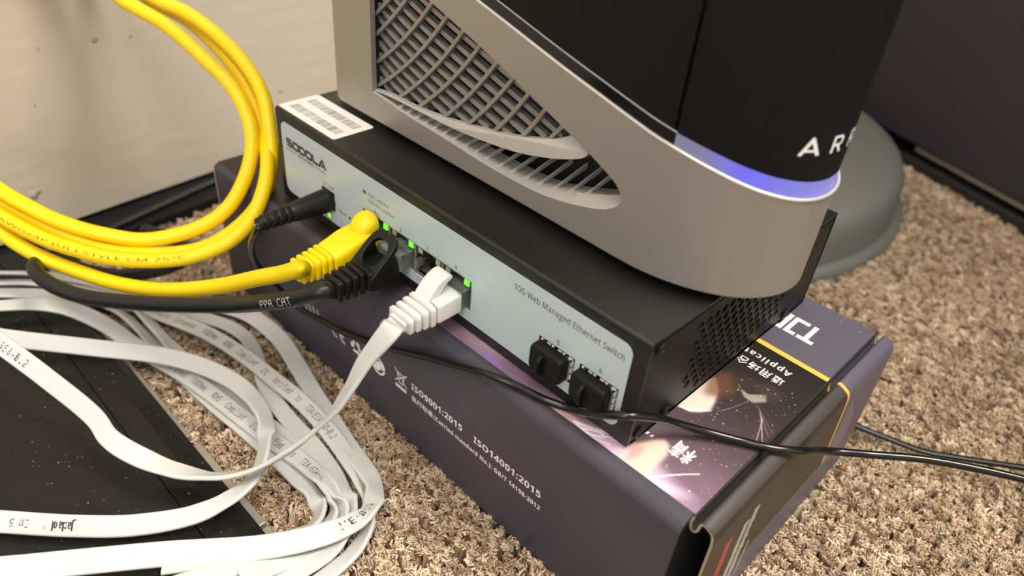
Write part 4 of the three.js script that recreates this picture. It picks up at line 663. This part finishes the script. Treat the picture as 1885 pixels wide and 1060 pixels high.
{ // white flat cable: the plugged end and the loose loops of one long cord
  const runs = { w1: [[104.7,11.6,22,1,0,0],[104.7,11.2,26,0.83,-0.06,-0.55],[110.4,16.7,30,0.96,-0.15,-0.22],[106.3,5.1,37,0.95,-0.11,0.31],[103.1,-8.8,43.6,0.8,0,0.6],[97,-22.6,49.3,0.45,0.26,0.85],[89.3,-35.5,58.9,0.33,0.49,0.81],[82,-43.2,68,0.38,0.61,0.7],[73.9,-46.4,76.6,0.46,0.61,0.64],[62.3,-46.5,85.3,0.57,0.17,0.8],[50,-43.1,92.9,0.32,-0.41,0.85],[41.6,-40.5,96.1,-0.02,-0.58,0.81],[33.7,-37.4,96.6,-0.04,-0.64,0.77],[11.4,-30.5,102.9,0.03,-0.64,0.77],[-6.6,-24.1,109.2,0.06,-0.61,0.79],[-22.5,-18.7,114.7,0.06,-0.61,0.79]], w2: [[-56,-47,114.5,0.4,-0.71,0.59],[-43.8,-48,105.1,0.44,-0.71,0.55],[-17.9,-49,81.7,0.46,-0.71,0.54],[4.3,-50,61.6,0.41,-0.71,0.58],[20,-51,52,0.3,-0.64,0.71],[34.3,-52,47.2,0.15,-0.34,0.93],[48.3,-52,46.9,-0.12,0.26,0.96],[60.4,-51,50.2,-0.35,0.64,0.69],[69,-50,55.5,-0.32,-0.74,0.59],[76.6,-49,61.5,-0.47,-0.71,0.53],[81.3,-49,67.8,-0.81,-0.5,0.31],[82.9,-49,77.6,-0.98,-0.17,0.01],[81.4,-49,88.1,-0.91,0.17,-0.37],[72.3,-50,103.1,-0.71,0.5,-0.5],[60.8,-50,116.4,-0.55,0.64,-0.53],[44.6,-50,132.2,-0.53,0.64,-0.55],[36.2,-50,140.2,-0.53,0.64,-0.56]], o1: [[-93.7,-45,103.7,0.69,0.57,0.45],[-85.2,-46,92,0.73,0.57,0.38],[-79.8,-48,81.5,0.77,0.52,0.36],[-68.9,-52,66.2,0.74,0.25,0.63],[-52.5,-55,52.2,0.64,0,0.77],[-35.4,-57,38.3,0.64,0,0.77],[-22.4,-58,27.1,0.57,-0.09,0.82],[-9,-58,19.9,0.26,-0.17,0.95],[12.5,-58.5,17.5,-0.02,-0.17,0.98],[31.6,-58.5,20.5,-0.18,0,0.98],[50.7,-58.5,24.6,-0.19,0.09,0.98],[68.7,-58.5,27.8,-0.18,0.09,0.98],[86.9,-58,31.2,-0.18,0.09,0.98],[99,-57,33.1,-0.29,0.26,0.92],[108.1,-55,37,-0.54,0.63,0.56],[113.8,-53,42.9,-0.74,-0.49,0.47],[115.1,-52,51.2,-1,-0,-0.04],[113,-51,61.7,-0.88,0.34,-0.34],[106.1,-50,76.7,-0.73,0.5,-0.47],[88.7,-49,101.1,-0.66,0.57,-0.48],[76.4,-48,119.7,-0.64,0.62,-0.46],[64.8,-47,137.4,-0.63,0.62,-0.47],[58.5,-47,145.3,-0.61,0.62,-0.5]], m1: [[-88.3,-47,105.8,0.78,0.44,0.44],[-81,-48,93.9,0.81,0.44,0.39],[-76,-50,83.3,0.8,0.4,0.44],[-65.4,-53,70,0.68,0.17,0.71],[-47.3,-56,57,0.5,0,0.87],[-24.7,-57,46.5,0.39,-0.09,0.92],[-6.2,-57,39.6,0.27,-0.09,0.96],[15.8,-57,35.2,0.15,-0.09,0.98],[35.3,-57,33.2,0.1,-0.09,0.99],[50.5,-57,31.7,0.06,-0.09,0.99],[62.8,-57,31.6,-0.02,-0.09,1],[75.8,-57.5,32.3,-0.09,-0.09,0.99],[87.1,-58,33.7,-0.16,0,0.99],[98.1,-58.5,35.9,-0.25,0.42,0.87],[109.7,-58,40.3,-0.34,0.77,0.55],[116.5,-58,46.4,0.54,0.71,-0.45],[121.5,-57,56,0.81,0.5,-0.31],[122.5,-57,64.1,0.93,0.34,-0.1],[123.3,-57,72.9,0.98,0.17,-0.09]], m2: [[-83.8,-49,107.6,0.85,0.09,0.52],[-76.5,-50,95.8,0.84,0.09,0.53],[-67.5,-52,82.3,0.8,0,0.6],[-54.1,-55,65.7,0.75,0,0.66],[-38.6,-59,49.5,0.67,0,0.74],[-20.6,-59.5,35.4,0.54,0,0.84],[-6.4,-59.5,28.9,0.26,0.09,0.96],[6.9,-59.5,28,-0.1,0.34,0.93],[20.8,-59.5,31.7,-0.24,0.42,0.87],[36.9,-60,36.6,-0.21,0.09,0.97],[52.9,-60,38.8,-0.07,0,1],[71.9,-60,39.2,-0.04,0,1],[85.6,-60,40.3,-0.14,0.17,0.97],[97.3,-59,42.7,-0.26,0.64,0.72],[106.2,-58,45.9,-0.29,-0.74,0.61],[112.9,-57,52.5,-0.61,-0.64,0.46],[116.6,-56,62.5,-0.97,-0.17,0.18],[116.5,-55,74.1,-1,-0,-0.05],[115.5,-55,84.7,-1,-0,-0.09]], m3: [[-71.4,-48,110.7,0.85,0.09,0.52],[-64.2,-48,98.9,0.87,0,0.49],[-58.9,-49,88.6,0.81,-0.09,0.59],[-50.1,-50,79.2,0.54,-0.34,0.77],[-36.5,-54,70.8,0.22,-0.56,0.8],[-22.1,-58,65.8,0.23,-0.26,0.94],[-10.8,-58.3,63.4,0.24,-0.09,0.97],[9.7,-58.3,58,0.22,-0.09,0.97],[27.8,-58.3,54.7,0.16,-0.09,0.98],[42.5,-58.3,52.6,0.14,-0.09,0.99],[56.2,-58.3,50.7,0.15,-0.09,0.98],[69.2,-58.3,48.5,0.16,-0.09,0.98],[81.9,-58.3,46.6,0.09,0.09,0.99],[92.1,-58.5,46.4,-0.1,0.57,0.81],[100.8,-58,48.6,-0.35,0.76,0.54],[105.7,-57.5,53.6,0.59,0.71,-0.39],[107.5,-57,60.7,0.9,0.42,-0.13],[107.2,-56,68.5,0.99,0.08,0.06],[105.8,-52,82.4,0.98,-0.09,0.17],[103.3,-50,94.8,0.96,-0.09,0.26],[98.9,-49,108.9,0.93,-0.09,0.35],[93.4,-49,121.9,0.92,-0.09,0.39]], m4: [[-51.1,-56,64.8,0.3,0.64,0.71],[-39.7,-57,60.9,0.21,0.67,0.71],[-26.4,-58,59.4,0.12,0.67,0.73],[-14.8,-59,58.5,0.09,0.5,0.86],[2.9,-60.5,57.6,0.06,0,1],[29.4,-60.5,55.9,0.09,0,1],[50,-60.5,53.5,0.1,0,0.99],[68.5,-60.5,51.9,0.07,0,1],[81.8,-60.5,51.4,0.01,0.09,1],[92.2,-60,51.6,-0.14,0.57,0.81],[99.4,-59,53.5,-0.26,-0.76,0.6],[103.4,-58,58.9,-0.66,-0.7,0.26],[102.8,-57.5,66.4,-0.87,-0.49,0.07],[102.6,-54,77.1,-0.94,-0.33,-0.07],[99,-51.5,89.4,-0.9,-0.17,-0.4],[90.7,-51.5,102.5,-0.83,-0.17,-0.53]], m5: [[-50.6,-57,54.7,0.03,0.64,0.77],[-34.3,-57.5,54.4,0.01,0.67,0.74],[-16.5,-57.5,54.5,0.06,0.67,0.74],[-3,-59.5,53.5,0.11,0.34,0.93],[18.8,-60.3,51.3,0.1,-0.09,0.99],[35.9,-60.3,49.4,0.14,-0.09,0.99],[50.9,-60.3,46.8,0.14,-0.09,0.99],[68.4,-60.3,44.8,0.06,-0.09,0.99],[86.5,-59,44.9,-0.06,0.17,0.98],[99.4,-57.5,46.3,-0.2,0.67,0.72],[105.6,-57.5,48.8,0.38,0.74,-0.55],[109.7,-57.5,53.3,0.66,0.64,-0.4],[112.1,-57,60.4,0.98,0.17,-0.11],[111.5,-54,74.8,0.99,0,0.1],[109.3,-51,87.8,0.99,0,0.17]] };
  const x = portX[3];
  const t = thing('ethernet_cable', 'white flat network cable plugged into port 4, its slack piled in loops on the carpet', 'cable', [x, 11.5, 20]);
  const WD = 6.9, TH = 1.7;
  for (const [n, p] of Object.entries(runs)) part('cord', ribbon(p, n === 'o1' ? 7.6 : WD, TH, n === 'o1' ? 300 : 240), M.white, t);
  part('connector', box(x - 5.7, x + 5.7, 9.7, 16.3, -8, 3.8, 0.4), M.clear, t, 'clear plastic connector');
  part('boot', loft([[2.6, x, 12.4, 11.4, 7, 8], [3, x, 12.4, 12.2, 7.8, 8], [11.6, x, 12.2, 12.2, 7.8, 8], [12.4, x, 12.2, 11.2, 7, 8]], 56), M.whiteBoot, t);
  const arch = []; for (const [z, y] of spline2([[14, 15.6], [12, 18.2], [9, 20.9], [6, 22.2], [4.2, 22.1], [3.5, 21.3], [4.2, 20.4], [5.8, 19.6], [7.6, 17.8], [9, 15.8]], 40)) arch.push([z, y]);
  part('latch_guard', extrudeX(shape([...arch, [9.4, 14.6], [14, 14.6]]), x - 4.4, x + 2.4, 0.5), M.whiteBoot, t, 'curved white tab over the latch');
  part('strain_relief', loft([[12, x, 12, 9.4, 5.6, 6], [24, x, 11.6, 7.6, 3.2, 6]], 32), M.whiteBoot, t);
  for (let i = 0; i < 4; i++) { const z = 12.9 + i * 2.75, w = 12.2 - i * 0.5, h = 8.2 - i * 0.75; part('relief_ring', loft([[z, x, 11.9, w - 0.9, h - 0.9, 6], [z + 0.35, x, 11.9, w, h, 6], [z + 1.5, x, 11.9, w, h, 6], [z + 1.85, x, 11.9, w - 0.9, h - 0.9, 6]], 44), M.whiteBoot, t); }
  const ink = 'rgba(40,42,48,.88)', mono = '#px monospace';
  const long = textTex('4 Pairs   Stranded   100Ohms   ROHS   Compliant   ETL   Verified   to   TIA/EIA-568-B.2', 1700, ink, mono, 42, true);
  const txt = (run, u0, u1, tex, flip) => part('print', ribbonPrint(runs[run], u0, u1, run[0] === 'm' ? 6 : 5.2, TH / 2 + 0.05, flip), printMat(tex, 0.5), t, 'dark printed lettering');
  txt('m1', 0.30, 0.735, long, false); txt('m3', 0.30, 0.70, long, false);
  txt('w1', 0.855, 0.95, textTex('EIA-568-B.2', 420, ink, mono, 46, true), true);
  const jad = cordTex(460, 64, (g) => { g.fillStyle = ink; g.textBaseline = 'alphabetic'; g.font = 'bold 46px sans-serif'; g.fillText('Jadaol', 4, 48); g.font = '22px sans-serif'; g.fillText('®', 172, 30); g.font = '40px monospace'; g.fillText('Cat.6', 280, 47); });
  txt('w2', 0.866, 0.953, jad, false);
  txt('o1', 0.672, 0.715, textTex('568-B.2', 240, ink, mono, 48, true), false);
}
{ // power lead
  const path = [[33.5,13.2,29.5],[40.9,17.3,33],[35.8,10.7,33],[26.5,-1,30],[19.3,-13.9,25],[18.7,-23.6,20],[25,-35.2,14],[43.5,-33.6,12],[57.4,-30.7,11.3],[84.7,-20.1,11.3],[108.2,-8.9,11.3],[120.9,-3.1,11],[132.2,1.6,10.3],[140.9,1.6,7.2],[150,1.6,4.9],[157.9,1.6,1.7],[168.4,8.9,3.5],[176.1,13.7,2.4],[180.5,11.7,-4.7],[184.6,6,-13.9],[190.5,3,-20.3],[198.2,1.6,-26.1],[206,1.4,-31.1],[211.6,0,-37.8],[216.7,-8.2,-54.3],[225.3,-8,-62.1],[237.6,-7.8,-73.2],[250.7,-7.3,-81.9],[261.8,-7.2,-88.5],[271.8,-7.5,-93.7]];
  const t = thing('power_cable', 'thin black power lead with a barrel plug, crossing the carton in front of the switch', 'cable', [33.5, 13, 20]);
  part('cord', tube(path, 1.25, 600, 14), M.vinyl, t);
  const prof = [[0, -6], [2.7, -6], [2.7, -0.4], [4.3, -0.3], [4.5, 0.4], [4.5, 3], [4.15, 8], [3.75, 14], [3.4, 16.4], [3.1, 17]]; for (let i = 0; i < 4; i++) { const z = 17.3 + i * 2.9, r = 3.35 - i * 0.14; prof.push([2.5, z], [r - 0.2, z + 0.1], [r, z + 0.4], [r, z + 1.7], [r - 0.2, z + 2], [2.5, z + 2.1]); } prof.push([2.4, 29.6], [1.3, 30], [0, 30]);
  const lg = new THREE.LatheGeometry(prof.map(([r, z]) => new THREE.Vector2(r, z)), 32).rotateX(Math.PI / 2).translate(33.4, 13.6, 0);
  part('barrel_plug', toCreasedNormals(lg, 0.6), M.blackPlastic, t, 'ribbed black barrel plug');
}
{
  const a = thing('black_cable', 'thin black cord lying on the carpet behind the right end of the carton', 'cable', [230, -57, -130]);
  part('cord', tube([[189.6,-57,-127.4],[200.7,-58,-130.7],[209.2,-58,-131.8],[222,-58,-135.4],[233.8,-57,-138.2],[244.1,-55,-142.8],[254,-53,-147.8],[264.5,-51,-153.2],[276.3,-49,-159.2]], 1.25, 120, 12), M.vinyl, a);
  const b = thing('black_cable', 'dark cable lying along the foot of the painted wall', 'cable', [-120, -57, 10]);
  part('cord', tube([[-108.7,-57,74.4],[-106.4,-57,53.3],[-110.6,-57,34.3],[-116.6,-57,8.3],[-123.8,-57,-22.8],[-126,-57,-40.5]], 2.3, 120, 12), M.blackRubber, b);
}

// ---------------------------------------------------------------- dark panel on the carpet at lower left
{
  const t = thing('flat_case', 'dusty black flat case with a sloping edge lying on the carpet under the white cable', 'case', [10, -64, 150]);
  const x0 = -112, x1 = 190, zE = 79, yT = -54;
  const tex = canvasTex(1600, 900, (g, w, h) => { g.fillStyle = '#111110'; g.fillRect(0, 0, w, h); for (let i = 0; i < 60; i++) { g.fillStyle = 'rgba(70,62,52,.05)'; g.beginPath(); g.arc(rnd() * w, rnd() * h, 30 + 120 * rnd(), 0, 7); g.fill(); } specks(g, w, h, 3800, 1.5, '205,200,190'); for (let i = 0; i < 200; i++) { const x = rnd() * w, y = rnd() * h; g.strokeStyle = `rgba(200,195,185,${0.08 + 0.25 * rnd()})`; g.lineWidth = 0.8; g.beginPath(); g.moveTo(x, y); g.lineTo(x + rr(-14, 14), y + rr(-14, 14)); g.stroke(); } });
  const uvTop = (x, y, z) => [(x - x0) / (x1 - x0), (z - 60) / 170];
  const mat = phys(0xffffff, 0.36, { map: tex, specularIntensity: 0.6 });
  const board = extrudeX(shape([[zE + 9.6, yT], [230, yT], [230, -64], [zE + 2, -64], [zE + 9.6, -57]]), x0, x1);
  part('top_board', uvFrom(board, uvTop), mat, t);
  const edge = extrudeX(shape([[zE + 9.2, yT - 0.35], [zE + 1.5, yT], [zE - 3.5, yT - 1], [zE - 6.5, yT - 3.2], [zE - 6.5, -64], [zE + 9.2, -64]]), x0, x1, 0.3);
  part('edge_strip', uvFrom(edge, uvTop), mat, t, 'black bevelled border beyond a fine seam');
  part('metal_rail', merge([box(x0, 40, -63.5, -59.3, zE - 8.6, zE - 6.5, 0.3), box(46, 92, -63.5, -58.6, zE - 9.4, zE - 6.5, 0.4), box(93.5, x1, -63.5, -58.6, zE - 9.4, zE - 6.5, 0.4)]), std([0.34, 0.31, 0.26], 0.35, { metalness: 0.4 }), t, 'dull metal rail along the edge');
}

// ---------------------------------------------------------------- grey round base, big carton, crumb
{
  const t = thing('round_base', 'low grey round plastic base with a lip, on the carpet behind the computer', 'base', [5, -64, -282]);
  const p = [[0, -29], [60, -29], [130, -29.2], [138, -30], [143.5, -32.6], [146, -37], [147, -44], [148, -55], [148.2, -56.5], [151.5, -57], [153.2, -58.6], [153.4, -62.5], [152, -64], [0, -64]];
  part('dome', toCreasedNormals(new THREE.LatheGeometry(p.map(([r, y]) => new THREE.Vector2(r, y)), 128).translate(5, 0, -282), 0.8), M.tub, t);
}
{
  const t = thing('cardboard_box', 'large plain dark purple box standing on the carpet at the right rear', 'box', [140, -62, -560]);
  const a = Math.atan2(47.2, 123.2), place = (g) => g.rotateY(-a).translate(140, 0, -404.9);
  part('body', place(box(-300, 420, -46, 520, -320, 0, 2)), M.bigBox, t);
  part('liner_edge', place(box(-25, 420, -53.6, -50.4, -300, -10, 0.4).rotateZ(0)), M.board, t, 'tan raw board edge under the box');
  part('bottom_tray', place(box(-300, 420, -65, -56, -310, -3, 1.5)), std([0.02, 0.018, 0.016], 0.5), t, 'black tray under the box');
  part('inner_wall', place(box(-298, 418, -57, -45, -318, -26)), M.dark, t);
}
{
  const t = thing('crumb', 'tiny amber brown seed lying on the carpet beside the carton', 'seed', [211, -61, -105]);
  part('husk', new THREE.SphereGeometry(1, 16, 10).scale(1.7, 1, 1).rotateY(0.6).translate(215, -59.4, -107), std([0.20, 0.09, 0.015], 0.3), t);
  part('tip', new THREE.SphereGeometry(0.7, 12, 8).scale(1.3, 0.9, 0.9).translate(213.4, -59.5, -106), std([0.02, 0.012, 0.008], 0.4), t);
}
scene.traverse((o) => { if (o.isLight) { o.castShadow = !o.isRectAreaLight; } });
renderer.render(scene, camera);
